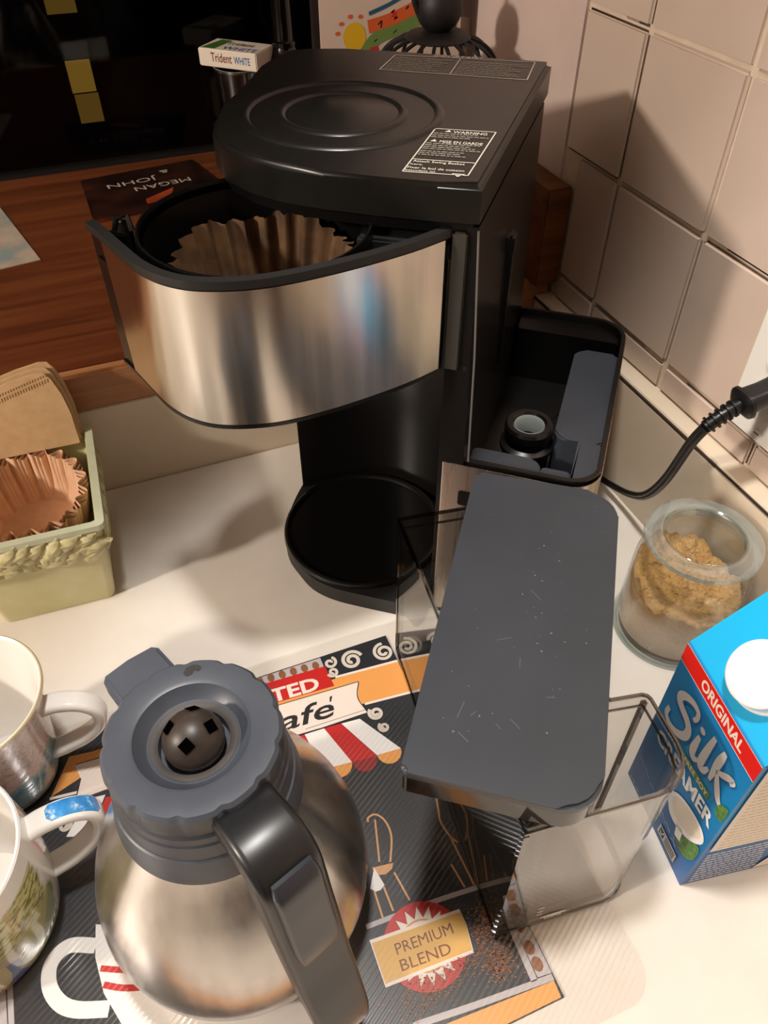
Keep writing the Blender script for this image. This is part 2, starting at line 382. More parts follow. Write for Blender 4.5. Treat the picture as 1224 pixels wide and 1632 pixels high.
# laminate backsplash with ledge
rb = struct(mesh_obj('trim_3', box_bm(BSX, .462, -.6, .6555, -.02, .119, .002), 'backsplash'))
mesh_obj('ledge_cap', box_bm(.4425, .4625, -.6, .6555, .1195, .1222, .0008), 'backsplash', rb)
mesh_obj('seam_strip', box_bm(.4408, .4425, -.6, .6555, .1188, .1202), 'seam', rb)
struct(mesh_obj('trim_4', box_bm(-1.5, BSX, SILL_Y, .70, -.02, .10, .001), 'backsplash'))
# window sill of boards with a nosing
sill = struct(mesh_obj('trim_5', box_bm(-1.0, SX, .668, 1.2, .098, .134), 'wood'))
yb = [.6685, .742, .822, .905, .99, 1.075, 1.153]
for a, b in zip(yb[:-1], yb[1:]):
    p = mesh_obj('plank', box_bm(-1.0, SX, a+.0003, b-.0003, .134, SILL_Z), 'wood', sill)
mesh_obj('nosing', box_bm(-1.0, SX, SILL_Y, .6682, .099, SILL_Z+.0002, .0025), 'wood_lit_edge', sill, 40)
struct(mesh_obj('trim_6', box_bm(.431, SX, .6425, 1.14, SILL_Z, .2415, .0015), 'wood_y'))
# window
wn = struct(mesh_obj('window_1', (lambda b: box_bm(-1.0, .4585, 1.15, 1.175, 1.06, 1.1, bm=b))(box_bm(-1.0, .4585, 1.155, 1.175, SILL_Z-.01, SILL_Z+.003)), 'black_matte'))
mesh_obj('pane', box_bm(-1.0, .4585, 1.162, 1.166, SILL_Z, 1.08), 'win_glass', wn)
# added dark backdrop; its glowing strips stand in for yellow reflections in the glass
nh = thing('glow_backdrop', (0, 4.0, -3), 'added dark backdrop outside the night window, glowing strips for reflections in the glass', 'backdrop')
M['night_backdrop'] = mat('night_backdrop', '15100b', .9)
M['lit'] = mat('reflection_strip', '000000', .5, emit='c99a3c', es=.22)
M['lit2'] = mat('reflection_strip_dim', '000000', .5, emit='b58a38', es=.16)
mesh_obj('backdrop_sheet', box_bm(-4, 5, 0, .2, 0, 5.2), 'night_backdrop', nh)
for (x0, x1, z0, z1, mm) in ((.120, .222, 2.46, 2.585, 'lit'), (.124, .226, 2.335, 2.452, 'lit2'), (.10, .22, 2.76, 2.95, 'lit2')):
    f = mesh_obj('window', box_bm(x0-.01, x1+.01, -.02, 0, z0-.01, z1+.01), 'night_backdrop', nh); mesh_obj('pane', box_bm(x0, x1, -.03, -.02, z0, z1), mm, f)  # dark surround and glowing strip in place of each reflection
# counter
ct = mesh_obj('countertop', box_bm(-1.5, BSX, -.12, SILL_Y, -.04, 0, .002), 'counter')
struct(ct, 'cream laminate kitchen countertop', 'countertop')
struct(mesh_obj('wall_cabinet_base', box_bm(-1.5, BSX, -.08, SILL_Y, -.90, -.041), 'room'))

# ================================================================== COFFEE MAKER (local x = right, y = back, in the machine's own frame)
MB = (.2011, .3859, 0); MROT = R(-39.5)
cm = thing('coffee_maker', MB, 'black drip coffee maker with open steel brew basket', 'coffee maker', MROT)
body_poly = [(-.003, .001), (.0165, .001), (.0165, .232), (.010, .238), (-.060, .230), (-.120, .220), (-.148, .212), (-.160, .200), (-.163, .186), (-.163, .102), (-.1615, .0985), (-.154, .103), (-.142, .114), (-.126, .127), (-.110, .136), (-.092, .1415), (-.072, .1415), (-.052, .136), (-.032, .127), (-.010, .114), (-.003, .105)]
bb = bmesh.new()
# tower: slightly tapered towards the top
pl = ccw(body_poly); nlo = [bb.verts.new((x+(.003 if x > 0 else 0), y, .001)) for x, y in pl]; nhi = [bb.verts.new((x-(.0045 if x > 0 else 0), y, .3535)) for x, y in pl]
bb.faces.new(list(reversed(nlo))); bb.faces.new(nhi)
for i in range(len(pl)): j = (i+1) % len(pl); bb.faces.new((nlo[i], nlo[j], nhi[j], nhi[i]))
mesh_obj('tower', bb, 'black_side', cm, 35)
# side slot on the tower
sl = mesh_obj('slot_guide', box_bm(.0125, .0178, .112, .126, .190, .296, .0012), 'black', cm, 40)
mesh_obj('slot_catch', box_bm(.0130, .0190, .106, .120, .288, .302, .002), 'black', sl, 40)
# pale strip on the front right corner: painted edge highlight and white residue
M['edge'] = mat('edge_highlight_residue', '6f6b66', .3)
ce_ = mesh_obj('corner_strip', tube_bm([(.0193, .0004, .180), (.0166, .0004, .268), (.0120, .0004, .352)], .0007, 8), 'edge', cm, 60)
# base with hot plate
base_poly = [(-.003, .12), (-.003, -.0135), (-.020, -.0145), (-.0326, -.0150), (-.0607, -.0162), (-.0872, -.0160), (-.1091, -.0105), (-.1275, .002), (-.1443, .0172), (-.1561, .0391), (-.1615, .0681), (-.1632, .0900), (-.1632, .125)]
base_poly = [(v.x, v.y) for v in spline([(x, y, 0) for x, y in base_poly], 4)]
mesh_obj('base', prism_bm(base_poly, .0005, .0175, .003, 3), 'black_matte', cm, 35)
hp = lathe_bm([(0, .0186), (.066, .0186), (.0695, .0190), (.0705, .0215), (.0725, .0222), (.0745, .0215), (.0755, .0182), (.0755, .016)], 64, loc=(-.085, .062, 0))
mesh_obj('hot_plate', hp, 'black', cm, 35)
# reservoir base: an open well
res_poly = rrect(.0005, .1135, .0035, .2345, (.002, .024, .028, .004), 7)
def ring_wall(poly, inner, z0, z1, bm=None):
    poly, inner = ccw(poly), ccw(inner); b = bmesh.new(); n = len(poly)
    f = lambda P, z: [b.verts.new((x, y, z)) for x, y in P]
    a, c, d, e = f(poly, z0), f(poly, z1), f(inner, z1), f(inner, z0)
    for i in range(n):
        j = (i+1) % n
        b.faces.new((a[i], a[j], c[j], c[i])); b.faces.new((c[i], c[j], d[j], d[i])); b.faces.new((d[i], d[j], e[j], e[i])); b.faces.new((e[i], e[j], a[j], a[i]))
    return merge(bm, b)
rs = mesh_obj('reservoir_base', tub_bm(res_poly, .001, .1776, .0035, .119), 'black_side', cm, 35)
ledge = rrect(.0735, .1098, .060, .190, (.010, .004, .004, .010), 5)
mesh_obj('ledge', prism_bm(ledge, .119, .1700, .0015), 'lidgrey', rs, 40)
mesh_obj('ledge', prism_bm(rrect(.0165, .0700, .007, .036, (.002, .002, .012, .004), 4), .119, .1660, .0015), 'lidgrey', rs, 40)
mesh_obj('ledge', prism_bm(rrect(.0705, .0920, .008, .026, .003, 3), .119, .168, .0015), 'lidgrey', rs, 40)
mesh_obj('corner_block', prism_bm(rrect(.0925, .1098, .0075, .058, (.002, .018, .002, .002), 5), .119, .1720, .0015), 'lidgrey', rs, 40)
mesh_obj('back_ledge', prism_bm(rrect(.018, .1085, .205, .2305, (.002, .002, .022, .002), 5), .119, .172, .0015), 'black', rs, 40)
vl = mesh_obj('valve_seat', lathe_bm([(.0185, .119), (.0185, .150), (.0212, .152), (.0212, .156), (.0172, .158), (.0172, .164), (.0190, .166), (.0190, .172), (.0175, .1745), (.0140, .1745), (.0122, .172), (.0122, .150)], 40, loc=(.0535, .0660, 0)), 'black', rs, 30)
mesh_obj('gasket', lathe_bm([(.0121, .1725), (.0116, .1735), (.0102, .171), (.0102, .158), (.0121, .158)], 36, loc=(.0535, .0660, 0), closed=True), 'gasket', rs, 40)
# steel skirt around the reservoir housing
skirt = rrect(.0000, .1142, .0005, .2350, (.001, .0245, .0285, .004), 7)
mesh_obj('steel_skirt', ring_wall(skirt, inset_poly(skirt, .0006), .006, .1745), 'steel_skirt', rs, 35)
mesh_obj('skirt_handle_slot', box_bm(.014, .036, -.0006, .0014, .135, .150, .0012), 'black', rs, 40)
# head / top cover
hx = .0125
head = [(hx, -.002), (-.012, -.0055), (-.0463, -.0085), (-.078, -.0095), (-.106, -.0075), (-.130, -.0005), (-.152, .0125), (-.167, .030), (-.1765, .052), (-.181, .075), (-.183, .100), (-.187, .130), (-.193, .165), (-.1955, .190), (-.191, .212), (-.178, .222), (-.150, .2275), (-.118, .231), (hx-.004, .2434), (hx, .241)]
mesh_obj('head', prism_bm(inset_poly(head, .004), .3490, .3575), 'black', cm, 35)
hd = mesh_obj('top_cover', prism_bm(head, .3570, .3795, .0035, 3), 'top_black', cm, 35)
for r_, n_ in ((.0640, 'outer_ring'), (.0405, 'inner_ring')):
    mesh_obj(n_, lathe_bm([(r_-.004, .3793), (r_-.0025, .3806), (r_, .3811), (r_+.0022, .3806), (r_+.0036, .3793)], 72, loc=(-.1005, .0850, 0)), 'top_black', hd, 60)
mesh_obj('centre_dish', lathe_bm([(0, .3802), (.036, .3800), (.0375, .3794)], 60, loc=(-.1005, .0850, 0)), 'top_black', hd, 60)
# printed warning panels on the top cover
def outline(bm, quad, w_, z):
    for i in range(len(quad)): bm = ribbon_bm([quad[i], quad[(i+1) % len(quad)]], w_, z, bm, 1)
    return bm
Q = [(-.0345, .0740), (.0030, .0790), (.0020, .0070), (-.0345, .0020)]
zt = .3798
pr = outline(None, Q, .0008, zt); pr = ribbon_bm([(-.0345, .0215), (.0022, .0262)], .0008, zt, pr, 1)
mxw = lambda x, y: frame((x, y, zt), (1, .12, 0), (-.12, 1, 0))
for s_, x0, x1, y, h in (('\u26a0 WARNING'.replace('\u26a0 ', ''), -.022, -.001, .0700, .0042), ('MISE EN GARDE', -.026, .000, .0520, .0040)):
    b = fit_text(s_, 0, x1-x0, h, .012); pr = merge(pr, b, mxw(x0, y-.0008))
for s_, x0, x1, y, h in (('Attach Swing Basket', -.0330, -.0030, .0185, .0030), ('here.', -.0332, -.0260, .0140, .0024), ('Fixer le bol de cuisson', -.0334, -.0010, .0085, .0030), ('basculant ici.', -.0336, -.0160, .0046, .0026)):
    b = fit_text(s_, 0, x1-x0, h, .008); pr = merge(pr, b, mxw(x0, y-.001))
pr = merge(pr, flat_bm([(-.0075, .0075), (.0005, .0085), (-.0032, .0035)], zt))
for cx, cy in ((-.0255, .0720), (-.0300, .0538)): pr = merge(pr, flat_bm([(cx-.002, cy-.002), (cx+.002, cy-.0015), (cx, cy+.0022)], zt))
mesh_obj('warning_print', pr, 'print_white', hd)
def squiggle_lines(x0, x1, ys, h, slope, bm, seed):
    rr = random.Random(seed)
    for y in ys:
        x = x0; xe = x0+(x1-x0)*rr.uniform(.72, 1.0)
        while x < xe-.001:
            L = rr.uniform(.0012, .0042); e = min(x+L, xe)
            bm = merge(bm, flat_bm([(x, y+(x-x0)*slope), (e, y+(e-x0)*slope), (e, y+h+(e-x0)*slope), (x, y+h+(x-x0)*slope)], zt)); x = e+.0007
    return bm
pl_ = squiggle_lines(-.0335, .0010, [.0655, .0622, .0590, .0480, .0450, .0420, .0390, .0350, .0320, .0290], .0013, .12, None, 3)
mesh_obj('warning_small_print', pl_, 'print_grey', hd)['kind'] = 'stuff'
Q2 = [(-.1060, .2218), (.0005, .2355), (.0025, .1899), (-.1060, .1823)]
pr = outline(None, Q2, .0009, zt); pr = ribbon_bm([(-.0555, .2283), (-.0535, .1858)], .0008, zt, pr, 1)
pr = None or pr
b = fit_text('IMPORTANT', 0, .038, .0052, .012); pr = merge(pr, b, mxw(-.0760, .2258))
mesh_obj('important_print', pr, 'print_white', hd)
pl_ = squiggle_lines(-.1040, -.0590, [.1850+.0042*i for i in range(8)], .0017, .12, None, 5)
pl_ = squiggle_lines(-.0515, -.0020, [.1888+.0042*i for i in range(8)], .0017, .12, pl_, 6)
mesh_obj('important_small_print', pl_, 'print_grey', hd)['kind'] = 'stuff'
# swung-out brew basket
arc = [(-.0035, -.0018), (-.0225, -.0290), (-.0520, -.0620), (-.0820, -.0880), (-.1110, -.1010), (-.1330, -.1020), (-.1540, -.0945), (-.1760, -.0800), (-.1950, -.0665), (-.2090, -.0575)]
A = [v.to_2d() for v in spline([(x, y, 0) for x, y in arc], 8)]
def wall_strip(P, off0, off1, z0, z1, bm=None):
    n = len(P); b = bmesh.new(); cols = []
    for i, p in enumerate(P):
        t = (P[min(i+1, n-1)]-P[max(i-1, 0)]).normalized(); nv = Vector((-t.y, t.x))   # inwards is to the left or right of travel
        nv = -nv                                                                        # towards the basket's inside
        q0, q1 = p+nv*off0, p+nv*off1
        cols.append([b.verts.new((*q0, z0)), b.verts.new((*q0, z1)), b.verts.new((*q1, z1)), b.verts.new((*q1, z0))])
    for i in range(n-1):
        for k in range(4): b.faces.new((cols[i][k], cols[i][(k+1) % 4], cols[i+1][(k+1) % 4], cols[i+1][k]))
    b.faces.new(cols[0]); b.faces.new(list(reversed(cols[-1])))
    bmesh.ops.recalc_face_normals(b, faces=b.faces[:]); return merge(bm, b)
bk = mesh_obj('brew_basket', wall_strip(A, .0012, .0045, .2565, .3515), 'black', cm, 35)
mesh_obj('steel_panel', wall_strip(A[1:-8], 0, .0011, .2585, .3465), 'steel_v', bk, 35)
mesh_obj('rim_trim', wall_strip(A, -.0006, .0052, .3475, .3525), 'black_matte', bk, 35)
mesh_obj('lower_trim', wall_strip(A, -.0002, .0050, .2555, .2580), 'black', bk, 35)
M['hinge'] = mat('grey_hinge_plastic', '3b3833', .4)
mesh_obj('hinge_block', prism_bm([(-.0022, -.0030), (.0058, -.0026), (.0066, .0006), (-.0022, .0006)], .2580, .3505, .001), 'hinge', bk, 40)
mesh_obj('hinge_catch', box_bm(.0085, .0125, .001, .006, .2550, .2600, .0008), 'steel_v', bk, 40)
FC = (-.1180, -.0215)
mesh_obj('funnel', lathe_bm([(.0675, .3480), (.0682, .3500), (.0695, .3500), (.0705, .3440), (.0705, .3300), (.0560, .2640), (0, .2600), (0, .2625), (.0540, .2660), (.0650, .3300), (.0662, .3440)], 64, loc=(FC[0], FC[1], 0)), 'black', bk, 35)
deck = [(v.x, v.y) for v in A[2:-3:3]]
dk = bmesh.new()
cen = [(FC[0]+.0690*math.cos(t), FC[1]+.0690*math.sin(t)) for t in [R(a) for a in (10, -10, -30, -50, -70, -90, -110, -130, -150, -170)]]
Ain = A[3:-2]; ncol = 24
for k in range(ncol):
    a0 = Ain[int(k/ncol*(len(Ain)-1))]; a1 = Ain[int((k+1)/ncol*(len(Ain)-1))]
    def near(p):
        d_ = Vector((p.x-FC[0], p.y-FC[1])); return (FC[0]+d_.x/d_.length*.0690, FC[1]+d_.y/d_.length*.0690)
    n0, n1 = near(a0), near(a1)
    vq = [dk.verts.new((a0.x, a0.y, .333)), dk.verts.new((a1.x, a1.y, .333)), dk.verts.new((n1[0], n1[1], .333)), dk.verts.new((n0[0], n0[1], .333))]
    dk.faces.new(vq)
mesh_obj('deck', dk, 'black', bk)
mesh_obj('arm', prism_bm([(-.058, -.0120), (-.012, -.0080), (.004, .006), (-.010, .012), (-.060, .010)], .3330, .3440, .0015), 'black_matte', bk, 40)
mesh_obj('latch', (lambda b: box_bm(-.2000, -.1900, -.0440, -.0400, .325, .349, .001, bm=b))(box_bm(-.2010, -.1860, -.0560, -.0520, .325, .347, .001)), 'black', bk, 40)
mesh_obj('latch_hook', tube_bm([(-.1985, -.050, .340), (-.1960, -.046, .352), (-.1900, -.044, .353), (-.1870, -.046, .345)], .0018, 8), 'black', bk, 40)
# cord and plug
cord_pts = [(.386, .3288, .1941), (.390, .3401, .1684), (.405, .3656, .1048), (.4150, .3897, .0625), (.4240, .4184, .0355), (.4290, .4516, .0179), (.4285, .4773, .0100), (.418, .515, .0050), (.38, .55, .0046)]
inv = (Matrix.Translation(MB) @ Matrix.Rotation(MROT, 4, 'Z')).inverted()
L_ = lambda p: inv @ Vector(p)
cdm = tube_bm([L_(p+Vector((0, .0019, 0))) for p in spline(cord_pts, 8)], .0027, 10)
cdm = tube_bm([L_(p+Vector((0, -.0019, 0))) for p in spline(cord_pts, 8)], .0027, 10, cdm)
cord = mesh_obj('power_cord', cdm, 'rubber', cm, 60)
ax = spline([(.386, .3288, .1945), (.398, .3280, .203), (.412, .3280, .2090)], 6)
rl = tube_bm([L_(p) for p in ax], .0050, 14)
for k in range(5):
    p = ax[1+k*2]; q = ax[min(2+k*2, len(ax)-1)]
    rl = tube_bm([L_(p), L_(p+(q-p)*.55)], .0068, 16, rl)
mesh_obj('strain_relief', rl, 'rubber', cord, 40)
pg = sweep_bm([L_((x, .3280, z)) for x, z in ((.410, .2085), (.4125, .2092), (.415, .2097), (.4160, .2100), (.4300, .2125), (.4400, .2140), (.4460, .2150))], L_((0, 1, 0))-L_((0, 0, 0)), [.016, .0245, .0255, .0205, .0190, .0200, .0235], [.013, .0205, .0205, .0160, .0150, .0160, .0200], .35)
mesh_obj('plug', pg, 'rubber', cord, 40)
# wall outlet
ol = thing('wall_outlet', (.458, .335, .2125), 'white outlet plate on the tiled wall with a plug in it', 'outlet')
mesh_obj('cover_plate', box_bm(-.0060, .0, -.0355, .0355, -.0575, .0575, .0022, 3), 'outlet', ol, 40)
for z in (-.0195, .0195):
    f = mesh_obj('receptacle', prism_bm(rrect(-.0165, .0165, -.014, .014, .006, 4), .0, .0022, .0006), 'outlet', ol, 40)
    f.matrix_local = frame((-.0060, 0, z), (0, -1, 0), (0, 0, 1))
sc_ = mesh_obj('screw', lathe_bm([(0, .0016), (.0030, .0014), (.0036, 0)], 18), 'outlet', ol, 40); sc_.matrix_local = frame((-.0060, 0, -.0480), (0, -1, 0), (0, 0, 1))
ss = mesh_obj('screw_slot', box_bm(-.0026, .0026, -.0004, .0004, .0012, .0018), 'slot', sc_)

# ------------------------------------------------------------------ wet paper filter in the basket
def pleated(prof, n, amp, seg, skew=0):
    def rf(a, r, z): return r+amp(r, z)*math.cos(n*a)
    return lathe_bm(prof, seg, rfun=rf)
fl = pleated([(0, 0), (.030, 0), (.0380, .001), (.0450, .025), (.0500, .050), (.0535, .0650)], 24, lambda r, z: .0030*min(1, z/.03), 180)
for v in fl.verts:
    if v.co.z > .06: v.co.z += random.uniform(-.001, .001)+.0025*math.sin(5*math.atan2(v.co.y, v.co.x))
fo = mesh_obj('coffee_filter', fl, 'filter_wet', None, 50)
tag(fo, 'wet brown pleated paper filter inside the open brew basket', 'coffee filter')
mwm = Matrix.Translation(MB) @ Matrix.Rotation(MROT, 4, 'Z')
fo.matrix_world = mwm @ Matrix.Translation((FC[0]+.004, FC[1]-.003, .2672))

# ================================================================== WATER TANK and its loose lid
TR = R(-6.6)
tk = thing('water_tank', (.1275, .1262, .0035), 'clear smoky plastic water tank standing on the counter in front of coffee maker', 'water tank', TR)
tank_poly = [(0, 0)]+[(.0745+.025*math.cos(R(a)), .025+.025*math.sin(R(a))) for a in range(-90, 1, 15)]+[(.0995, .0530), (.0985, .0555), (.0960, .0570), (.0770, .0585), (.0745, .0610), (.0740, .0640), (.0740, .2150), (.0700, .2250), (.0620, .2290), (0, .2310)]
TH = .157
tkb = mesh_obj('tank_body', tub_bm(tank_poly, 0, TH, .0022, .003), 'tank', tk, 30)
mesh_obj('tank_rim', ring_wall(inset_poly(tank_poly, -.0009), inset_poly(tank_poly, .0004), TH-.0016, TH+.0008), 'tank_rim', tk, 30)
mesh_obj('inner_lip', ring_wall(inset_poly(tank_poly, .0022), inset_poly(tank_poly, .0032), TH-.0080, TH-.0066), 'tank_rim', tk, 30)
mesh_obj('corner_rib', prism_bm([(.0955, .0530), (.0985, .0530), (.0985, .0558), (.0955, .0558)], .003, TH-.004), 'tank_rim', tk)
mesh_obj('bottom_edge', ring_wall(inset_poly(tank_poly, -.0006), inset_poly(tank_poly, .0016), .0005, .0030), 'tank_rim', tk, 30)
mesh_obj('corner_rib', prism_bm([(-.0008, -.0008), (.0026, -.0008), (.0026, .0026), (-.0008, .0026)], .003, TH-.004), 'tank_rim', tk)
mesh_obj('corner_rib', prism_bm([(-.0006, .2290), (.0022, .2290), (.0022, .2316), (-.0006, .2316)], .003, TH-.004), 'tank_rim', tk)
mesh_obj('handle_recess', prism_bm([(.0725, .0575), (.0755, .0575), (.0755, .0640), (.0725, .0640)], .003, TH-.004), 'tank_rim', tk)
mesh_obj('outlet_foot', lathe_bm([(.010, -.0030), (.012, -.0030), (.012, .001), (.010, .001)], 24, loc=(.040, .140, 0), closed=True), 'tank_rim', tk)
bo = merge(None, fit_text('oxo', 0, .0120, .0026, .01), frame((.0330, -.0006, .0060), (1, 0, 0), (0, 0, 1)))
th_ = [(.0390+.0095*math.cos(R(a)), .0108+.0018*math.sin(R(a))) for a in range(0, 360, 15)]
bo = merge(bo, flat_bm(th_), frame((0, -.0006, 0), (1, 0, 0), (0, 0, 1)))
M['frost'] = mat('frost_print', 'e6e3dd', .5)
mesh_obj('logo_print', bo, 'frost', tk)
mk_ = None
for i, a in enumerate((.0180, .0230, .0290)): mk_ = merge(mk_, flat_bm([(.026, a), (.030, a+.0003), (.030, a+.0014), (.026, a+.0010)]), frame((0, -.0006, 0), (1, 0, 0), (0, 0, 1)))
mesh_obj('level_marks', mk_, 'frost', tk)['kind'] = 'stuff'
# loose lid lying across the tank
LR = R(-36.05)
ld = thing('tank_lid', (0.0767, 0.1698, .1622), 'loose dark grey tank lid lying askew on the water tank', 'lid', LR)
LW, LL = .1000, .2330
lp = rrect(0, LW, 0, LL, (.004, .022, .022, .004), 6)
lt = prism_bm(lp, .0165, .0220, .0022, 5)
mesh_obj('top_plate', lt, 'lidgrey', ld, 60)
M['lid_skirt'] = noisy('lid_skirt_plastic', [(.3, '26231f'), (.7, '322e29')], 12, .10)
mesh_obj('skirt', ring_wall(inset_poly(lp, .0008), inset_poly(lp, .0030), 0, .0168), 'lid_skirt', ld, 35)
mesh_obj('clip', box_bm(.046, .060, .0018, .0062, -.0003, .0060, .001), 'lid_skirt', ld, 40)
# water spots and scuffs on the lid
sp_ = None; rr = random.Random(11)
for i in range(46):
    x, y = rr.uniform(.006, LW-.006), rr.uniform(.012, LL-.012); r_ = rr.choice([.0003, .0004, .0004, .0006]); 
    sp_ = merge(sp_, flat_bm([(x+r_*math.cos(t)*rr.uniform(.7, 1.3), y+r_*math.sin(t)*rr.uniform(.7, 1.3)) for t in [k*math.pi/3 for k in range(6)]], .02205))
for i in range(9):
    x, y = rr.uniform(.01, LW-.02), rr.uniform(.02, LL-.03); a = rr.uniform(0, 3); L = rr.uniform(.004, .012)
    sp_ = ribbon_bm([(x, y), (x+L*math.cos(a), y+L*math.sin(a))], .00022, .02205, sp_, 1)
M['dust'] = mat('water_spot', '6b6e73', .6)
mesh_obj('water_spots', sp_, 'dust', ld)['kind'] = 'stuff'

# ================================================================== THERMAL CARAFE
ca = thing('thermal_carafe', (-.0143, .2096, .0032), 'round stainless steel thermal carafe with grey screw lid on the placemat', 'carafe')
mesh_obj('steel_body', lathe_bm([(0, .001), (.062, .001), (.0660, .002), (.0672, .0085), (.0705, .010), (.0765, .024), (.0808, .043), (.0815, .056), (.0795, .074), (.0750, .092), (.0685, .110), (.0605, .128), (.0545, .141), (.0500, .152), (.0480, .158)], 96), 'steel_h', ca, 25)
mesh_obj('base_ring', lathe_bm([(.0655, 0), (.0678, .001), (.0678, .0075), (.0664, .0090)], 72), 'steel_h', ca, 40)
cl = mesh_obj('collar', lathe_bm([(.0478, .1555), (.0490, .1562), (.0488, .1600), (.0470, .1700), (.0462, .1745), (.0452, .1752), (.0450, .1780), (.0440, .1860), (.0432, .1870), (.0428, .1920), (.0405, .1945), (.030, .196)], 80), 'greyplastic', ca, 30)
mesh_obj('lock_mark', box_bm(-.0015, .0015, -.0471, -.0462, .1630, .1642), 'dark_ink', cl)
def scal(a, r, z):
    if r < .036: return r
    return r-.0013*max(0, math.cos(13*a))**3*(1.0 if z > .1965 else .2)
lid = mesh_obj('lid', lathe_bm([(.0395, .1935), (.0420, .1945), (.0432, .1975), (.0436, .2060), (.0430, .2105), (.0412, .2125), (.0300, .2128), (.0280, .2122), (.0255, .2085), (.0225, .2062), (.0185, .2058), (.0172, .2040), (.0170, .1985), (0, .1975)], 208, rfun=scal), 'greyplastic', ca, 30)
M['spout_brown'] = noisy('coffee_stained_plastic', [(.3, '2b241f'), (.7, '40362f')], 60, .42)
M['stain'] = noisy('coffee_stain', [(.3, '3f3c3b'), (.7, '4a4440')], 90, .6)
mesh_obj('stain_ring', lathe_bm([(.0172, .2050), (.0186, .20595), (.0202, .2062), (.0212, .2063)], 64), 'stain', lid, 60)
ball = mesh_obj('brew_through_ball', lathe_bm([(.0150*math.sin(R(q)), .2070+.0150*math.cos(R(q))) for q in range(0, 125, 8)], 20), 'spout_brown', lid, 20)
M['hole'] = mat('hole_dark', '030202', 1.0, spec=0)
for k in range(4):
    a = R(-20+90*k); d = Vector((math.cos(a)*.66, math.sin(a)*.66, .75)).normalized()
    c = Vector((0, 0, .2070))+d*.0150; ex = Vector((-math.sin(a), math.cos(a), 0)); ey = d.cross(ex)
    h = mesh_obj('pour_hole' , flat_bm([(-.0042, 0), (0, -.0042), (.0042, 0), (0, .0042)]), 'hole', ball); h.matrix_local = frame(c+d*.0002, ex, ey)
M['hole'] = M.get('hole') or mat('hole_dark', '030202', 1.0, spec=0)
M['chip'] = mat('worn_patch', '2a2624', .6)
ch = mesh_obj('worn_patch', flat_bm([(.0030, .0345), (.0050, .0372), (.0088, .0380), (.0115, .0365), (.0122, .0345), (.0104, .0330), (.0088, .0345), (.0065, .0322), (.0042, .0322)], .21292), 'chip', lid)
az = R(111); dv = Vector((math.cos(az), math.sin(az))); nvv = Vector((-dv.y, dv.x))
tb = [(.036, -.0165), (.036, .0165), (.0590, .0160), (.0620, .0135), (.0632, 0), (.0620, -.0135), (.0590, -.0160)]
mesh_obj('pour_spout', prism_bm([tuple(dv*r_+nvv*s_) for r_, s_ in tb], .1960, .2080, .0025, 3), 'greyplastic', lid, 40)
az = R(-71); hdv = Vector((math.cos(az), math.sin(az), 0)); hs = Vector((-hdv.y, hdv.x, 0))
hpth = [(.0340, .1950), (.0450, .2000), (.0600, .2010), (.0700, .1950), (.0738, .1790), (.0775, .1570), (.0830, .1300), (.0890, .1040), (.0975, .0760), (.1040, .0500), (.1030, .0300), (.0950, .0180)]
HP = spline([tuple(hdv*r_+Vector((0, 0, z))) for r_, z in hpth], 5); nH = len(HP)
def lerpw(vals): return [vals[0]+(0) if False else (lambda f: vals[int(f)]*(1-f+int(f))+vals[min(int(f)+1, len(vals)-1)]*(f-int(f)))(i/(nH-1)*(len(vals)-1)) for i in range(nH)]
hnd = mesh_obj('handle', sweep_bm(HP, hs, lerpw([.0310, .0325, .0335, .0335, .0325, .0300, .0250]), lerpw([.015, .0175, .0180, .018, .017, .015, .013]), .24, seg=4), 'handle', ca, 40)
seg_ = HP[15:31]
off = []
for i_, p in enumerate(seg_):
    tg_ = (HP[15+i_+1]-HP[15+i_-1]).normalized(); on = hs.cross(tg_); on = on if on.dot(hdv) > 0 else -on; off.append(p+on*.0100)
wv_ = [.0210, .0238]+[.0245]*(len(seg_)-4)+[.0238, .0210]; tv_ = [.0035, .0065]+[.0075]*(len(seg_)-4)+[.0065, .0035]
mesh_obj('thumb_button', sweep_bm(off, hs, wv_, tv_, .4, seg=4), 'button', hnd, 50)
mesh_obj('handle_foot', sweep_bm([tuple(hdv*r_+Vector((0, 0, z))) for r_, z in ((.0940, .0200), (.0850, .0230), (.0740, .0260))], hs, [.021, .022, .024], [.012, .012, .012], .3), 'handle', hnd, 40)

# ================================================================== PLACEMAT and its clear ribbed cover sheet
pm = thing('placemat', (0, 0, .0002), 'printed cafe placemat with coffee cup motifs under the carafe', 'placemat')
mesh_obj('mat_sheet', box_bm(-.192, .1520, .0800, .3745, 0, .0010), 'navy', pm)
ZP = [.00115]
def ink(name, m, *polys, ribbons=(), text=()):
    o = None
    for p in polys: o = mesh_obj(name, flat_bm(p, ZP[0]), m, pm)
    for pts, w_ in ribbons: o = mesh_obj(name, ribbon_bm(pts, w_, ZP[0]), m, pm)
    bm = None
    for b, mx in text: bm = merge(bm, b, mx)
    if bm: o = mesh_obj(name, bm, m, pm)
    ZP[0] += .00002; return o
def spiral(cx, cy, r, turns=1.6, a0=0, cw=1):
    return [(cx+r*(1-.78*t/28)*math.cos(a0+cw*2*math.pi*turns*t/28), cy+r*(1-.78*t/28)*math.sin(a0+cw*2*math.pi*turns*t/28)) for t in range(29)]
TX = lambda x, y: frame((x, y, ZP[0]), (1, -.05, 0), (.05, 1, 0))
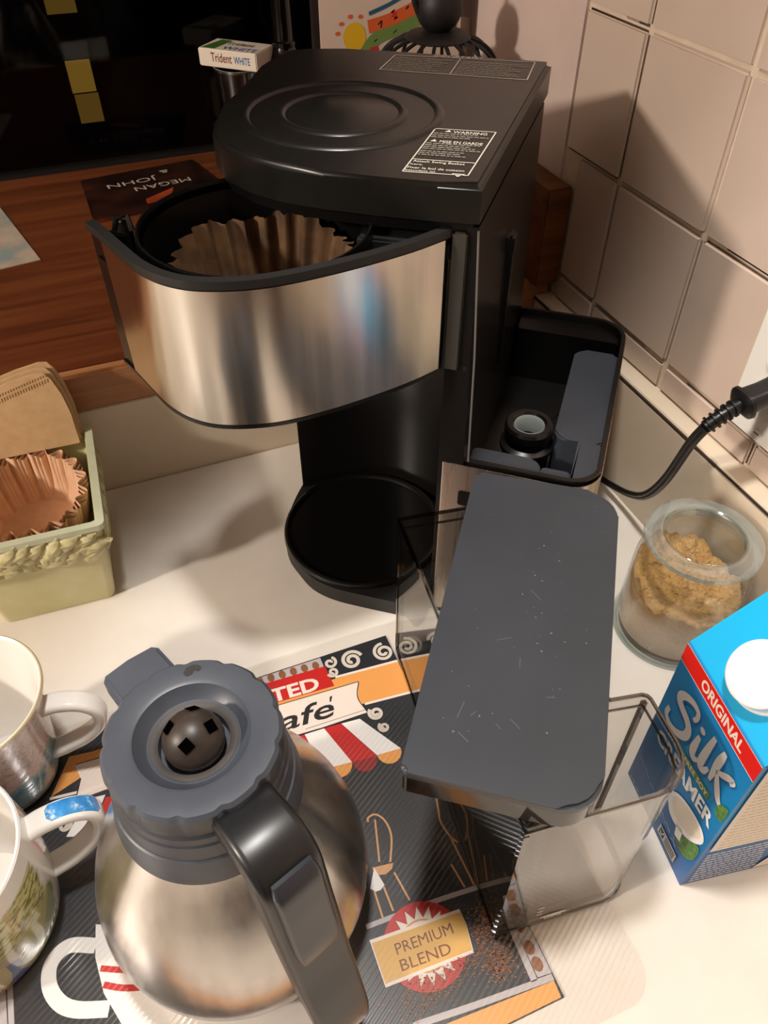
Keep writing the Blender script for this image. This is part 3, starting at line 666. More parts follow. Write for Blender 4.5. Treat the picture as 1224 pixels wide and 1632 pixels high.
# frame: white lines, orange corners, bean boxes
ink('bean_strip', 'grey', [(.020, .3665), (.092, .3632), (.092, .3735), (.020, .3735)], [(.142, .0955), (.1515, .0945), (.1515, .1330), (.1430, .1335)], [(-.190, .095), (-.1672, .095), (-.1672, .216), (-.190, .216)])
ink('bean', 'brown', *[[(x+.0030*math.cos(t), y+.0042*math.sin(t)) for t in [i*math.pi/5 for i in range(10)]] for x, y in [(.048, .3700), (.0575, .3695), (.067, .3690), (.0765, .3685), (.086, .3675), (.0385, .3705)]]+[[(x+.0036*math.cos(t), y+.0046*math.sin(t)) for t in [i*math.pi/5 for i in range(10)]] for x, y in [(.1462, .1262), (.1456, .1125), (.1456, .1022)]]+[[(x+.0065*math.cos(t), y+.0042*math.sin(t)) for t in [i*math.pi/5 for i in range(10)]] for x, y in [(-.178, .205), (-.178, .190), (-.178, .175), (-.178, .158)]])
ink('white_frame', 'grey', ribbons=[([(.0529, .1628), (.1000, .1606), (.1490, .1562)], .0032), ([(.0635, .1004), (.100, .0965), (.1510, .0922)], .0038), ([(.1412, .1400), (.1392, .0945)], .0042), ([(-.1646, .216), (-.1660, .10)], .0034), ([(-.166, .1004), (-.05, .1004), (.0635, .1004)], .0038)])
ink('orange_corner', 'orange', [(-.186, .0812), (.1500, .0806), (.1506, .0902), (.05, .096), (-.186, .096)], [(.1420, .1378), (.1515, .1470), (.1515, .1345)])
# long orange ribbon across the top
ink('ribbon', 'orange', [(-.1300, .3310), (-.1142, .3592), (-.098, .3572), (.0980, .3492), (.1515, .3455), (.1515, .3150), (.1111, .3185), (-.108, .3386)])
ink('ribbon_edge', 'cream', ribbons=[([(.0975, .3505), (.1515, .3464)], .0022), ([(.1111, .3178), (.1515, .3140)], .0020), ([(-.1310, .3300), (-.1080, .3272)], .0022)])
ink('red_banner', 'red', [(-.085, .372), (.0929, .3640), (.0940, .3430), (-.085, .352)])
b_ = fit_text('ROASTED', -.012, .0828, .0122, .03); ink('roasted_lettering', 'cream', text=[(b_, TX(0, .3490))])
ink('white_banner', 'cream', [(-.1109, .3502), (-.06, .3475), (.0556, .3427), (.1137, .3390), (.1079, .3255), (.1106, .3100), (.0709, .3107), (-.0916, .3220), (-.1136, .3215), (-.1081, .3377)])
ink('banner_outline', 'dark_ink', ribbons=[([(-.1081, .3377), (-.1136, .3215), (-.1136, .3213)], .0009), ([(.1106, .3100), (.1079, .3255), (.1137, .3390)], .0008), ([(.0709, .3103), (.1106, .3096)], .0008), ([(-.1136, .3212), (.0709, .3104)], .0008), ([(-.1109, .3506), (.1137, .3394)], .0007), ([(.0600, .3142), (.1098, .3128)], .0004)])
b_ = fit_text('cafe', .026, .0868, .0170, .012, .25); ink('cafe_lettering', 'dark_ink', [(.0870, .3345), (.0895, .3350), (.0868, .3300), (.0855, .3300)], text=[(b_, TX(0, .3213))])
# awnings
for s_, e_ in (((.0737, .3094), 'red'), ((.0877, .3083), 'white')): pass
ink('awning_red', 'red', [(.0737, .3094), (.0877, .3083), (.1035, .2722), (.0842, .2747)], [(-.1083, .2909), (-.0927, .3160), (-.080, .3130), (-.098, .2880)], [(.043, .311), (.058, .310), (.062, .277), (.044, .279)])
ink('awning_white', 'white', [(.0877, .3083), (.1026, .3069), (.1230, .2712), (.1038, .2728)], [(-.1226, .2966), (-.1054, .3195), (-.0927, .3181), (-.1080, .2912)], [(.058, .310), (.0737, .3094), (.0842, .2747), (.062, .277)])
def scallop(p, q, d):
    p, q = Vector(p), Vector(q); m_ = (p+q)/2; e = (q-p); n_ = Vector((e.y, -e.x)).normalized()
    if n_.y > 0: n_ = -n_
    return [tuple(m_-e/2*math.cos(t)+n_*d*math.sin(t)) for t in [math.pi*i/8 for i in range(9)]]
ink('scallop_red', 'darkred', scallop((.0842, .2747), (.1035, .2722), .0105))
ink('scallop_tan', 'orange', scallop((.1038, .2728), (.1230, .2712), .0100), scallop((.064, .2768), (.0842, .2747), .010))
sw = [(spiral(.1161, .3612, .0092, 1.7, .2), .0024), (spiral(.0980, .3655, .0055, 1.2, 1.0, -1), .0020), (spiral(.0972, .3560, .0045, 1.3, 3.3), .0019), (spiral(.1165, .3069, .0058, 1.6, 2.2), .0021), (spiral(.1178, .2930, .0042, 1.5, 2.0), .0018), (spiral(.1440, .3590, .0088, 1.7, 1.4), .0022), (spiral(-.1185, .3190, .0062, 1.6, 1.0, -1), .0022), (spiral(-.1225, .3055, .0045, 1.5, 1.0, -1), .0020), (spiral(-.1150, .3690, .0085, 1.5, .5), .0026)]
M['swirl'] = mat('print_swirl', 'd8cfc2', .42)
ink('swirl', 'swirl', ribbons=[(p_, w_*1.25) for p_, w_ in sw])
# cafe chairs in line art
ink('chair_lines', 'tan', [(.0701, .1963), (.0848, .1939), (.0825, .1905), (.0770, .1887), (.0707, .1906)], ribbons=[([(.0790, .2270), (.0802, .2299), (.0862, .2300), (.0907, .2226), (.0904, .2109), (.0832, .1952)], .0014), ([(.0842, .2268), (.0762, .1980)], .0013), ([(.0660, .1817), (.0650, .1639)], .0013), ([(.0728, .1816), (.0730, .1652)], .0013), ([(.0830, .1877), (.0857, .1672)], .0013), ([(.1320, .2260), (.1290, .2150), (.1272, .2080), (.1288, .1969), (.132, .190)], .0014), ([(.1290, .1960), (.1300, .1600)], .0013), ([(.1215, .178), (.1235, .161)], .0013)])
ink('parasol_foot', 'white', [(.0714, .1958), (.0738, .1825), (.0700, .1805), (.0668, .1807), (.0639, .1839)])
# badge
BX, BY, BR = .0840, .1385, .0268
circ = lambda r_, n_=48: [(BX+r_*math.cos(2*math.pi*i/n_), BY+r_*math.sin(2*math.pi*i/n_)) for i in range(n_)]
ink('badge_disc', 'red', circ(BR))
star = [(BX+(.0238 if i % 2 == 0 else .0165)*math.cos(2*math.pi*i/36), BY+(.0238 if i % 2 == 0 else .0165)*math.sin(2*math.pi*i/36)) for i in range(36)]
def fan(name, m, pts, sc):
    b = bmesh.new(); c0 = b.verts.new((BX, BY, ZP[0])); vv = [b.verts.new(((x-BX)*sc+BX, (y-BY)*sc+BY, ZP[0])) for x, y in pts]
    for i in range(len(vv)): b.faces.new((c0, vv[i], vv[(i+1) % len(vv)]))
    mesh_obj(name, b, m, pm); ZP[0] += .00002
fan('badge_star_edge', 'dark_ink', star, 1.025); fan('badge_star', 'cream', star, 1.0); ink('badge_centre', 'tan', circ(.0160)); ink('badge_ring', 'cream', ribbons=[(circ(.0142)+[circ(.0142)[0]], .0010)])
gold = [(.0527, .1523), (.1138, .1481), (.1140, .1400), (.1110, .1248), (.0523, .1276)]
ink('badge_banner_edge', 'cream', [(.0520, .1545), (.1140, .1500), (.1142, .1400), (.1112, .1228), (.0516, .1256)])
ink('badge_banner', 'gold', gold)
ink('badge_lettering', 'maroon', text=[(fit_text('PREMIUM', .0655, .1045, .0066, .0), frame((0, .1432, ZP[0]), (1, -.05, 0), (.05, 1, 0))), (fit_text('BLEND', .0648, .0985, .0066, .0), frame((0, .1346, ZP[0]), (1, -.07, 0), (.07, 1, 0)))])
# spilled-grounds print
gr_ = None; rr = random.Random(5)
for i in range(1500):
    t = rr.random(); x = .132-.075*t**1.5+rr.gauss(0, .0045+.004*t); y = .146-.038*t**.8+rr.gauss(0, .0055)
    if i % 3 == 0: x, y = .123+rr.gauss(0, .006), .113+rr.gauss(0, .006)
    if x > .138 or y > .154 or y < .100 or x < .035: continue
    if .0500 < x < .1140 and .1240 < y < .1530: continue
    s_ = rr.uniform(.0004, .0011); a = rr.uniform(0, 3)
    gr_ = gr_ or bmesh.new(); vv = [gr_.verts.new((x+s_*math.cos(a+k*2.1), y+s_*math.sin(a+k*2.1)*.6, ZP[0])) for k in range(3)]; gr_.faces.new(vv)
M['grounds'] = mat('print_grounds', 'a8673a', .45)
mesh_obj('coffee_grounds_print', gr_, 'grounds', pm)['kind'] = 'stuff'
# big printed cup, bottom left
ZP[0] += .00002
ink('cup_shape', 'white', [(-.1105, .2300), (-.075, .215), (-.03, .205), (.01, .20), (.012, .13), (.0007, .1150), (-.03, .118), (-.0589, .128), (-.0850, .146), (-.1020, .1640), (-.1109, .1876), (-.1133, .2100)])
ink('cup_handle', 'white', ribbons=[([(-.112, .2170), (-.1280, .2232), (-.1392, .2175), (-.1418, .2050), (-.1370, .1930), (-.1275, .1850), (-.1090, .1780)], .0092)])
ink('cup_stripe', 'red', ribbons=[([(-.1110, .2025), (-.0965, .1958), (-.075, .189)], .0036), ([(-.1105, .1925), (-.0980, .1856), (-.078, .179)], .0038), ([(.012, .125), (.024, .120), (.034, .117)], .003), ([(.010, .119), (.022, .114), (.032, .111)], .003)])
ink('cup_opening', 'navy', [(-.1060, .2205), (-.0940, .2185), (-.08, .21), (-.092, .2130), (-.1045, .2140)])
ink('saucer_lines', 'white', ribbons=[([(-.150, .1700), (-.130, .1660), (-.115, .1620)], .0030), ([(-.128, .1705), (-.118, .168), (-.108, .165)], .0026)])
# clear ribbed sheet on top
sh = mesh_obj('clear_sheet', prism_bm(rrect(-.245, .2080, .0600, .3860, .022, 8), .00285, .00310), 'sheet')
tag(sh, 'clear ribbed plastic sheet laid over the printed placemat', 'plastic sheet')

# ================================================================== MUGS
def deco_mug1():
    m = mat('rose_blue_glaze', 'd9c0b8', .18, coat=.4); k = N(m); v = k.coords()
    sp = k.n('ShaderNodeSeparateXYZ'); k.l(v, sp.inputs[0]); nz = k.noise(v, 55, 5)
    a = k.n('ShaderNodeMath', operation='MULTIPLY_ADD'); k.l(nz, a.inputs[0]); a.inputs[1].default_value = .05; k.l(sp.outputs['Z'], a.inputs[2])
    mr = k.n('ShaderNodeMapRange'); mr.inputs['From Min'].default_value = .02; mr.inputs['From Max'].default_value = .11; k.l(a.outputs[0], mr.inputs['Value'])
    c1 = k.ramp(mr.outputs[0], [(0, '8f7a62'), (.28, '6d8a92'), (.38, '3f7f96'), (.46, '8aa3a4'), (.53, 'd2b3ab'), (.8, 'dcc4bc'), (1, 'e4d3cc')])
    nz2 = k.noise(v, 120, 2); c2 = k.ramp(nz2, [(.46, (0, 0, 0)), (.49, (1, 1, 1)), (.51, (1, 1, 1)), (.54, (0, 0, 0))])
    mx = k.n('ShaderNodeMixRGB', blend_type='MULTIPLY'); mul = k.n('ShaderNodeMath', operation='MULTIPLY'); mul.inputs[1].default_value = .45
    k.l(c2, mul.inputs[0]); k.l(mul.outputs[0], mx.inputs[0]); k.l(c1, mx.inputs[1]); mx.inputs[2].default_value = C('b08a4a'); k.l(mx.outputs[0], k.b.inputs['Base Color']); return m
def deco_mug2():
    m = mat('painted_scene_glaze', 'e8e2d6', .16, coat=.4); k = N(m); v = k.coords()
    sp = k.n('ShaderNodeSeparateXYZ'); k.l(v, sp.inputs[0])
    nz = k.noise(v, 30, 4); vo = k.n('ShaderNodeTexVoronoi'); vo.inputs['Scale'].default_value = 42; k.l(v, vo.inputs['Vector'])
    sc2 = k.n('ShaderNodeSeparateColor'); k.l(vo.outputs['Color'], sc2.inputs[0])
    patch = k.ramp(sc2.outputs[0], [(0, 'b5ab62'), (.25, 'a8a05a'), (.4, 'b9623c'), (.55, '8b5a3c'), (.68, '3d63a8'), (.8, 'c9b98a'), (1, '7d8a4a')])
    field = k.ramp(k.noise(k.coords((1, 1, 3)), 150, 3), [(.42, '7d7a42'), (.5, 'c2bb80'), (.7, 'cfc892')])
    mz = k.n('ShaderNodeMapRange'); mz.inputs['From Min'].default_value = .050; mz.inputs['From Max'].default_value = .056; k.l(sp.outputs['Z'], mz.inputs['Value'])
    m1 = k.n('ShaderNodeMixRGB'); k.l(mz.outputs[0], m1.inputs[0]); k.l(patch, m1.inputs[1]); k.l(field, m1.inputs[2])
    az_ = k.n('ShaderNodeMath', operation='ARCTAN2'); k.l(sp.outputs['Y'], az_.inputs[0]); k.l(sp.outputs['X'], az_.inputs[1])
    ad = k.n('ShaderNodeMath', operation='MULTIPLY_ADD'); k.l(nz, ad.inputs[0]); ad.inputs[1].default_value = .5; k.l(az_.outputs[0], ad.inputs[2])
    ma = k.n('ShaderNodeMapRange'); ma.inputs['From Min'].default_value = -.02; ma.inputs['From Max'].default_value = .04; k.l(ad.outputs[0], ma.inputs['Value'])
    mt = k.n('ShaderNodeMapRange'); mt.inputs['From Min'].default_value = .084; mt.inputs['From Max'].default_value = .086; k.l(sp.outputs['Z'], mt.inputs['Value'])
    mb = k.n('ShaderNodeMapRange'); mb.inputs['From Min'].default_value = .012; mb.inputs['From Max'].default_value = .010; k.l(sp.outputs['Z'], mb.inputs['Value'])
    mm1 = k.n('ShaderNodeMath', operation='MAXIMUM'); k.l(ma.outputs[0], mm1.inputs[0]); k.l(mt.outputs[0], mm1.inputs[1])
    mm2 = k.n('ShaderNodeMath', operation='MAXIMUM'); k.l(mm1.outputs[0], mm2.inputs[0]); k.l(mb.outputs[0], mm2.inputs[1])
    m2 = k.n('ShaderNodeMixRGB'); k.l(mm2.outputs[0], m2.inputs[0]); k.l(m1.outputs[0], m2.inputs[1]); m2.inputs[2].default_value = C('ece7df')
    k.l(m2.outputs[0], k.b.inputs['Base Color']); return m
M['mug1'] = deco_mug1(); M['mug2'] = deco_mug2()
def mug(name, loc, label, outer, inner, hmat, bm_mat, hpath, hw, ht, rim_mat):
    t = thing(name, loc, label, 'mug', group='mugs on the placemat')
    mesh_obj('cup', lathe_bm(outer, 72), bm_mat, t, 35)
    mesh_obj('lining', lathe_bm(inner, 72), 'white_ceramic', t, 35)
    n = len(hpath); P = spline(hpath, 6); a = P[0].to_2d(); d = Vector((P[len(P)//2].x, P[len(P)//2].y, 0)).normalized(); sd = Vector((-d.y, d.x, 0))
    mm = len(P); h = mesh_obj('handle', sweep_bm(P, sd, [hw]*mm, [ht]*mm, .42, seg=4), hmat, t, 50)
    return t, h, P, sd
def pol(a, pts): return [(r_*math.cos(R(a)), r_*math.sin(R(a)), z) for r_, z in pts]
m1, h1, _, _ = mug('coffee_mug', (-.156, .361, .0034), 'white mug with rose and blue floral glaze and gold rim', [(0, .0), (.032, 0), (.0355, .002), (.0385, .012), (.0405, .030), (.0425, .050), (.0460, .072), (.0505, .092), (.0525, .1000)], [(.0525, .1000), (.0518, .1008), (.0500, .0998), (.0470, .0900), (.0425, .070), (.0390, .050), (.0365, .030), (.0340, .014), (.0290, .006), (0, .005)], 'white_ceramic', 'mug1', pol(-12, [(.0440, .0780), (.0560, .0815), (.0705, .0790), (.0800, .0690), (.0790, .0540), (.0680, .0400), (.0520, .0300), (.0395, .0240)]), .0150, .0085, 'gold')
m2, h2, HP2, hs2 = mug('coffee_mug', (-.180, .257, .0034), 'white mug painted with a village scene, blue dab on its handle', [(0, 0), (.044, 0), (.0480, .002), (.0530, .012), (.0560, .030), (.0575, .050), (.0575, .070), (.0565, .088), (.0560, .1000)], [(.0560, .1000), (.0550, .1010), (.0535, .1000), (.0530, .088), (.0540, .070), (.0540, .050), (.0525, .030), (.0495, .014), (.0440, .006), (0, .005)], 'white_ceramic', 'mug2', pol(7, [(.0555, .0830), (.0660, .0855), (.0800, .0840), (.0910, .0750), (.0920, .0590), (.0840, .0440), (.0700, .0340), (.0550, .0300)]), .0160, .0090, 'white')
M['gold_rim'] = mat('gilt_rim', 'd8c9a4', .3, .3)
mesh_obj('gold_rim', lathe_bm([(.0528, .0994), (.0526, .1008), (.0517, .1012), (.0508, .1004)], 72), 'gold_rim', m1, 60)
M['blue_dab'] = noisy('blue_glaze_dab', [(.35, '2f7fc4'), (.6, '4a97d6'), (.72, 'cfe4f4')], 160, .2, coat=.4)
seg2 = HP2[7:20]; sdv = hs2
dab = []
for i, p in enumerate(seg2):
    q = HP2[7+i+1]-HP2[7+i-1]; nv = sdv.cross(q).normalized(); nv = nv if nv.z > -.2 or nv.dot(Vector((p.x, p.y, 0))) > 0 else -nv
    if nv.dot(Vector((p.x, p.y, .02)).normalized()) < 0: nv = -nv
    dab.append(p+nv*.0043)
nn = len(dab); mesh_obj('blue_dab', sweep_bm(dab, sdv, [.0060]+[.0112]*(nn-2)+[.006], [.0008]*nn, .3), 'blue_dab', h2, 50)

# ================================================================== PLANTER with paper filters
pt = thing('planter_box', (-.1035, .5680, 0), 'pale green ceramic planter box with carved leaf rim holding paper filters', 'planter', R(-2.5))
def flare(zb, zt_, hb, ht_, r, wall, floor):
    b = bmesh.new()
    lo = rrect(-hb[0], hb[0], -hb[1], hb[1], r); hi = rrect(-ht_[0], ht_[0], -ht_[1], ht_[1], r)
    li = rrect(-hb[0]+wall, hb[0]-wall, -hb[1]+wall, hb[1]-wall, r*.6); hi2 = rrect(-ht_[0]+wall, ht_[0]-wall, -ht_[1]+wall, ht_[1]-wall, r*.6)
    mk = lambda P, z: [b.verts.new((x, y, z)) for x, y in P]
    a, c, d, e = mk(lo, zb), mk(hi, zt_), mk(hi2, zt_), mk(li, zb+floor); n = len(a)
    b.faces.new(list(reversed(a))); b.faces.new(e)
    for i in range(n):
        j = (i+1) % n; b.faces.new((a[i], a[j], c[j], c[i])); b.faces.new((c[i], c[j], d[j], d[i])); b.faces.new((d[i], d[j], e[j], e[i]))
    return b
mesh_obj('body', flare(.0005, .0950, (.0480, .0585), (.0580, .0680), .007, .005, .006), 'planter', pt, 40)
mesh_obj('rim', ring_wall(rrect(-.0610, .0610, -.0705, .0705, .006, 5), rrect(-.0545, .0545, -.0640, .0640, .004, 5), .0945, .1000), 'planter_rim', pt, 40)
lf = bmesh.new(); bmesh.ops.create_uvsphere(lf, u_segments=10, v_segments=6, radius=1)
for v in lf.verts:
    v.co.x *= .0140; v.co.y *= .0080*(1-.45*(v.co.x/.0140)); v.co.z *= .0038; v.co.y += .35*v.co.x*abs(v.co.x)/.0140; v.co.z += .0012*math.cos(v.co.y*1400)
leaf_o = None; rr = random.Random(4)
def put_leaf(mx):
    global leaf_o
    if leaf_o is None: leaf_o = mesh_obj('carved_leaf', lf, 'leaf_relief', pt, 60); o = leaf_o
    else: o = inst('carved_leaf', leaf_o.data, pt)
    o.matrix_local = mx
for row in range(3):
    for i in range(10):
        x = -.057+i*.0125+rr.uniform(-.003, .003)+(row % 2)*.005; z = .0885-row*.0088+rr.uniform(-.0015, .0015); a_ = rr.uniform(-.9, .9); sc3 = rr.uniform(.65, 1.1)
        if x < .0525: put_leaf(frame((x, -.0682+row*.0012, z-.002), (math.cos(a_), 0, math.sin(a_)), (-math.sin(a_), 0, math.cos(a_))) @ Matrix.Scale(sc3, 4))
        y = -.062+i*.0130+rr.uniform(-.003, .003)
        if -.056 < y < .060: put_leaf(frame((.0582-row*.0012, y, z-.002), (0, math.cos(a_), math.sin(a_)), (0, -math.sin(a_), math.cos(a_))) @ Matrix.Scale(sc3, 4))
# nested pleated filters, a few layers
for k in range(3):
    b = pleated([(0, 0), (.030, 0), (.0370, .001), (.0410, .016), (.0445, .036), (.0465, .052)], 17, lambda r, z: .0042*min(1, z/.03), 204)
    for v in b.verts:
        v.co.y *= 1.20
        if v.co.z > .04: v.co.z += .0015*math.sin(3*math.atan2(v.co.y, v.co.x))
    o = mesh_obj('basket_filter', b, 'filter_pleat', None, 50); o.location = (-.1035, .5675, .0385+.0020*k); o.rotation_euler = (0, 0, R(-3+k*4))
    tag(o, ('outermost', 'middle', 'innermost')[k]+' fluted paper basket filter nested in the green planter', 'coffee filter', 'fluted filters nested in the planter')
# flat cone filters leaning at the back
fan = [(-.0480, .0), (-.0476, .030), (-.0500, .050), (-.0545, .0655), (-.0590, .0725), (-.0660, .0735), (-.0850, .0705), (-.1060, .0655), (-.1300, .0590), (-.1480, .0520), (-.1440, .0)]
for k in range(3):
    o = mesh_obj('cone_filter', prism_bm([(x, y) for x, y in fan], 0, .0016), 'filter_tan')
    o.matrix_world = frame((0+.0025*(k-2)*1.0, .6180+.0045*k, .0930+.0022*k), (1, -.05, 0), (0, .16, 1))
    tag(o, ('front', 'middle', 'rear')[k]+' flat brown cone filter with a crimped edge leaning behind the fluted filters', 'coffee filter', 'flat cone filters in the planter')
    if k == 0:
        cr = None
        for row, (dd, ln) in enumerate(((.0030, .0024), (.0072, .0036))):
            for i in range(34):
                x = -.0575-i*.0024; y = .0735-(abs(x)-.0600)*.25-dd
                cr = merge(cr, flat_bm([(x, y), (x+.0009, y), (x+.0006, y-ln), (x-.0003, y-ln)], .00175))
        mesh_obj('crimp_marks', cr, 'crimp', o)['kind'] = 'stuff'

# ================================================================== SUGAR JAR
jr = thing('glass_jar', (.3870, .2935, .0004), 'clear glass jar with glass lid half full of brown sugar', 'jar')
mesh_obj('jar_body', lathe_bm([(0, .0), (.044, 0), (.0475, .0015), (.0490, .005), (.0478, .009), (.0470, .012), (.0468, .060), (.0460, .080), (.0430, .094), (.0395, .099), (.0395, .103), (.0378, .103), (.0378, .0975), (.0410, .092), (.0440, .079), (.0448, .060), (.0448, .012), (.043, .0085), (0, .0085)], 72), 'glass', jr, 30)
mesh_obj('jar_foot', lathe_bm([(.0440, .0006), (.0478, .0018), (.0494, .005), (.0482, .0085), (.0474, .0105), (.0452, .0105)], 72), 'glass_edge', jr, 40)
jl = mesh_obj('jar_lid', lathe_bm([(.0375, .0985), (.0385, .1040), (.0440, .1052), (.0455, .1075), (.0450, .1105), (.0425, .1126), (.0370, .1132), (.0325, .1130), (.0310, .1120)], 72), 'glass_flange', jr, 30)
mesh_obj('lid_knob', lathe_bm([(.0312, .1122), (.0296, .1105), (.0284, .1040), (.0270, .1018), (0, .1012)], 72), 'glass', jl, 30)
mesh_obj('lid_knob_rim', lathe_bm([(.0290, .1118), (.0300, .1136), (.0312, .1140), (.0322, .1134)], 72), 'glass_edge', jl, 50)
sb_ = bmesh.new(); SG, RN = 120, 30; cv = None; rings = []
from mathutils import noise as mnoise
def sugar_h(x, y): return .060+.005*math.sin(40*x+1.0)+.22*y-.10*x+.010*mnoise.noise((x*60, y*60, 1))+.006*mnoise.noise((x*160, y*160, 5))
for k in range(1, RN+1):
    r_ = .0440*k/RN; rings.append([sb_.verts.new((r_*math.cos(2*math.pi*i/SG), r_*math.sin(2*math.pi*i/SG), sugar_h(r_*math.cos(2*math.pi*i/SG), r_*math.sin(2*math.pi*i/SG))+random.uniform(-.0007, .0007))) for i in range(SG)])
cv = sb_.verts.new((0, 0, sugar_h(0, 0)))
for i in range(SG): sb_.faces.new((cv, rings[0][i], rings[0][(i+1) % SG]))
for k in range(RN-1):
    for i in range(SG): sb_.faces.new((rings[k][i], rings[k+1][i], rings[k+1][(i+1) % SG], rings[k][(i+1) % SG]))
bt = [sb_.verts.new((.0440*math.cos(2*math.pi*i/SG), .0440*math.sin(2*math.pi*i/SG), .0092)) for i in range(SG)]
for i in range(SG): sb_.faces.new((rings[-1][i], bt[i], bt[(i+1) % SG], rings[-1][(i+1) % SG]))
sb_.faces.new(list(reversed(bt))); bmesh.ops.recalc_face_normals(sb_, faces=sb_.faces[:])
so = mesh_obj('brown_sugar', sb_, 'sugar', None, 60); so.location = (.3870, .2935, .0004)
tag(so, 'clumpy golden brown sugar inside the glass jar', 'sugar', kind='stuff')

M['c_leaf'] = noisy('carton_leaf', [(.3, '3c5f2a'), (.6, '5f8a45'), (.75, '7fa361')], 260, .4)
# ================================================================== CREAMER CARTON (local x into the carton, y along its front face away from the camera)
cr = thing('creamer_carton', (.2595, .1083, .0004), 'blue gable-top soy creamer carton with red band and white cap', 'carton', R(-10))
CW, CD, CH, GH = .0825, .0825, .1650, .0420
cb = bmesh.new(); V = lambda *p: cb.verts.new(p)
a = [V(0, 0, 0), V(CD, 0, 0), V(CD, CW, 0), V(0, CW, 0)]; t_ = [V(0, 0, CH), V(CD, 0, CH), V(CD, CW, CH), V(0, CW, CH)]
r0, r1 = V(CD/2, .010, CH+GH), V(CD/2, CW-.010, CH+GH); s0, s1 = V(CD/2, .022, CH+GH*.55), V(CD/2, CW-.022, CH+GH*.55)
cb.faces.new(list(reversed(a)))
for i in range(4): cb.faces.new((a[i], a[(i+1) % 4], t_[(i+1) % 4], t_[i]))
e0, e1 = V(CD/2, 0.0, CH+GH), V(CD/2, CW, CH+GH)
cb.faces.new((t_[0], e0, e1, t_[3])); cb.faces.new((t_[1], t_[2], e1, e0))
cb.faces.new((t_[0], t_[1], s0)); cb.faces.new((t_[0], s0, e0)); cb.faces.new((t_[1], e0, s0))
cb.faces.new((t_[3], s1, t_[2])); cb.faces.new((t_[3], e1, s1)); cb.faces.new((t_[2], s1, e1))
for v in (r0, r1): cb.verts.remove(v)
bmesh.ops.recalc_face_normals(cb, faces=cb.faces[:])
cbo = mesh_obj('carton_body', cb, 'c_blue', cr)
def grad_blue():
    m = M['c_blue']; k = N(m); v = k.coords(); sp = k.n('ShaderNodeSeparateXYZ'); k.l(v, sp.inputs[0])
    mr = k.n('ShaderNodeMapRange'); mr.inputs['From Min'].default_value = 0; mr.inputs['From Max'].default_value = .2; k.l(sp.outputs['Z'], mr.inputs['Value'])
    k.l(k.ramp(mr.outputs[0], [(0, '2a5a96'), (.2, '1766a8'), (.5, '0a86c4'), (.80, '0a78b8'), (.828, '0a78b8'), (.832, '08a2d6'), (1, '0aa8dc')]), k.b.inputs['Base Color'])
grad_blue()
mesh_obj('ridge_fin', box_bm(CD/2-.0010, CD/2+.0010, 0, CW, CH+GH-.001, CH+GH+.017), 'c_orange', cr)
FF = frame((-.0002, 0, 0), (0, -1, 0), (0, 0, 1))      # print frame of the front face: x runs towards the camera end
def fp(pts): return [(-y, z) for y, z in pts]
ZC = [0.0]
def cink(name, m, polys=(), ribbons=(), text=(), fr=None, join=False):
    bms = [flat_bm(p, ZC[0]) for p in polys]+[ribbon_bm(pts, w_, ZC[0]) for pts, w_ in ribbons]
    for b in text:
        for v in b.verts: v.co.z += ZC[0]
        bms.append(b)
    if join:
        bm = bms[0]
        for q in bms[1:]: bm = merge(bm, q)
        bms = [bm]
    for q in bms:
        o = mesh_obj(name, q, m, cr); o.matrix_local = fr or FF
        if join: o['kind'] = 'stuff'
    ZC[0] += .00004; return o
def shift(b, x, y, rot=0):
    bmesh.ops.transform(b, matrix=Matrix.Translation((x, y, 0)) @ Matrix.Rotation(rot, 4, 'Z'), verts=b.verts); return b
cink('red_band', 'c_red', [fp([(CW, .1650), (0, .1650), (0, .1490), (CW, .1490)])])
cink('band_line', 'c_white', ribbons=[(fp([(CW, .1490), (0, .1490)]), .0005), (fp([(CW, .1647), (0, .1647)]), .0005)])
cink('original_lettering', 'c_cream', text=[shift(fit_text('ORIGINAL', 0, .0450, .0085, .03), -.0600, .1528)])
sw_ = lambda w_: (lambda t: w_*(.45+.75*math.sin(math.pi*min(1, max(0, t*.9+.08)))))
dz = .0
Sx = [(.0737, .1129), (.0740, .1051), (.0676, .1021), (.0592, .1052), (.0531, .1120), (.0525, .1201), (.0571, .1244), (.0641, .1265), (.0689, .1290), (.0691, .1335), (.0650, .1385), (.0582, .1418), (.0522, .1412), (.0508, .1362), (.0527, .1312)]
Ix = [(.0429, .1284), (.0432, .1185), (.0428, .1115), (.0400, .1085), (.0365, .1121)]
Lx = [(.0330, .1439), (.0338, .1307), (.0341, .1164), (.0329, .1113), (.0293, .1124), (.0271, .1189)]
K1 = [(.0222, .1455), (.0232, .1318), (.0231, .1131)]; K2 = [(.0219, .1256), (.0170, .1298), (.0121, .1349), (.0085, .1364), (.0100, .1320)]; K3 = [(.0205, .1259), (.0165, .1185), (.0110, .1105), (.0040, .1080)]
fl_ = lambda L, d=0: fp([(y, z-.006+d) for y, z in L])
cink('brand_shadow', 'c_deep', ribbons=[([(x+.0005, y-.0007) for x, y in fl_(L)], sw_(w_*1.35)) for L, w_ in ((Sx, .0056), (Ix, .0052), (Lx, .0052), (K1, .0050), (K2, .0040), (K3, .0046))])
cink('brand_lettering', 'c_silver', [fp([(.0430+.0026*math.cos(t), .1290+.0026*math.sin(t)) for t in [i*math.pi/6 for i in range(12)]])], ribbons=[(fl_(L), sw_(w_)) for L, w_ in ((Sx, .0056), (Ix, .0052), (Lx, .0052), (K1, .0050), (K2, .0040), (K3, .0046))])
cink('green_band', 'c_band', [fp([(.0660, .0870), (.0665, .0935), (.0165, .0995), (.0170, .0925)])])
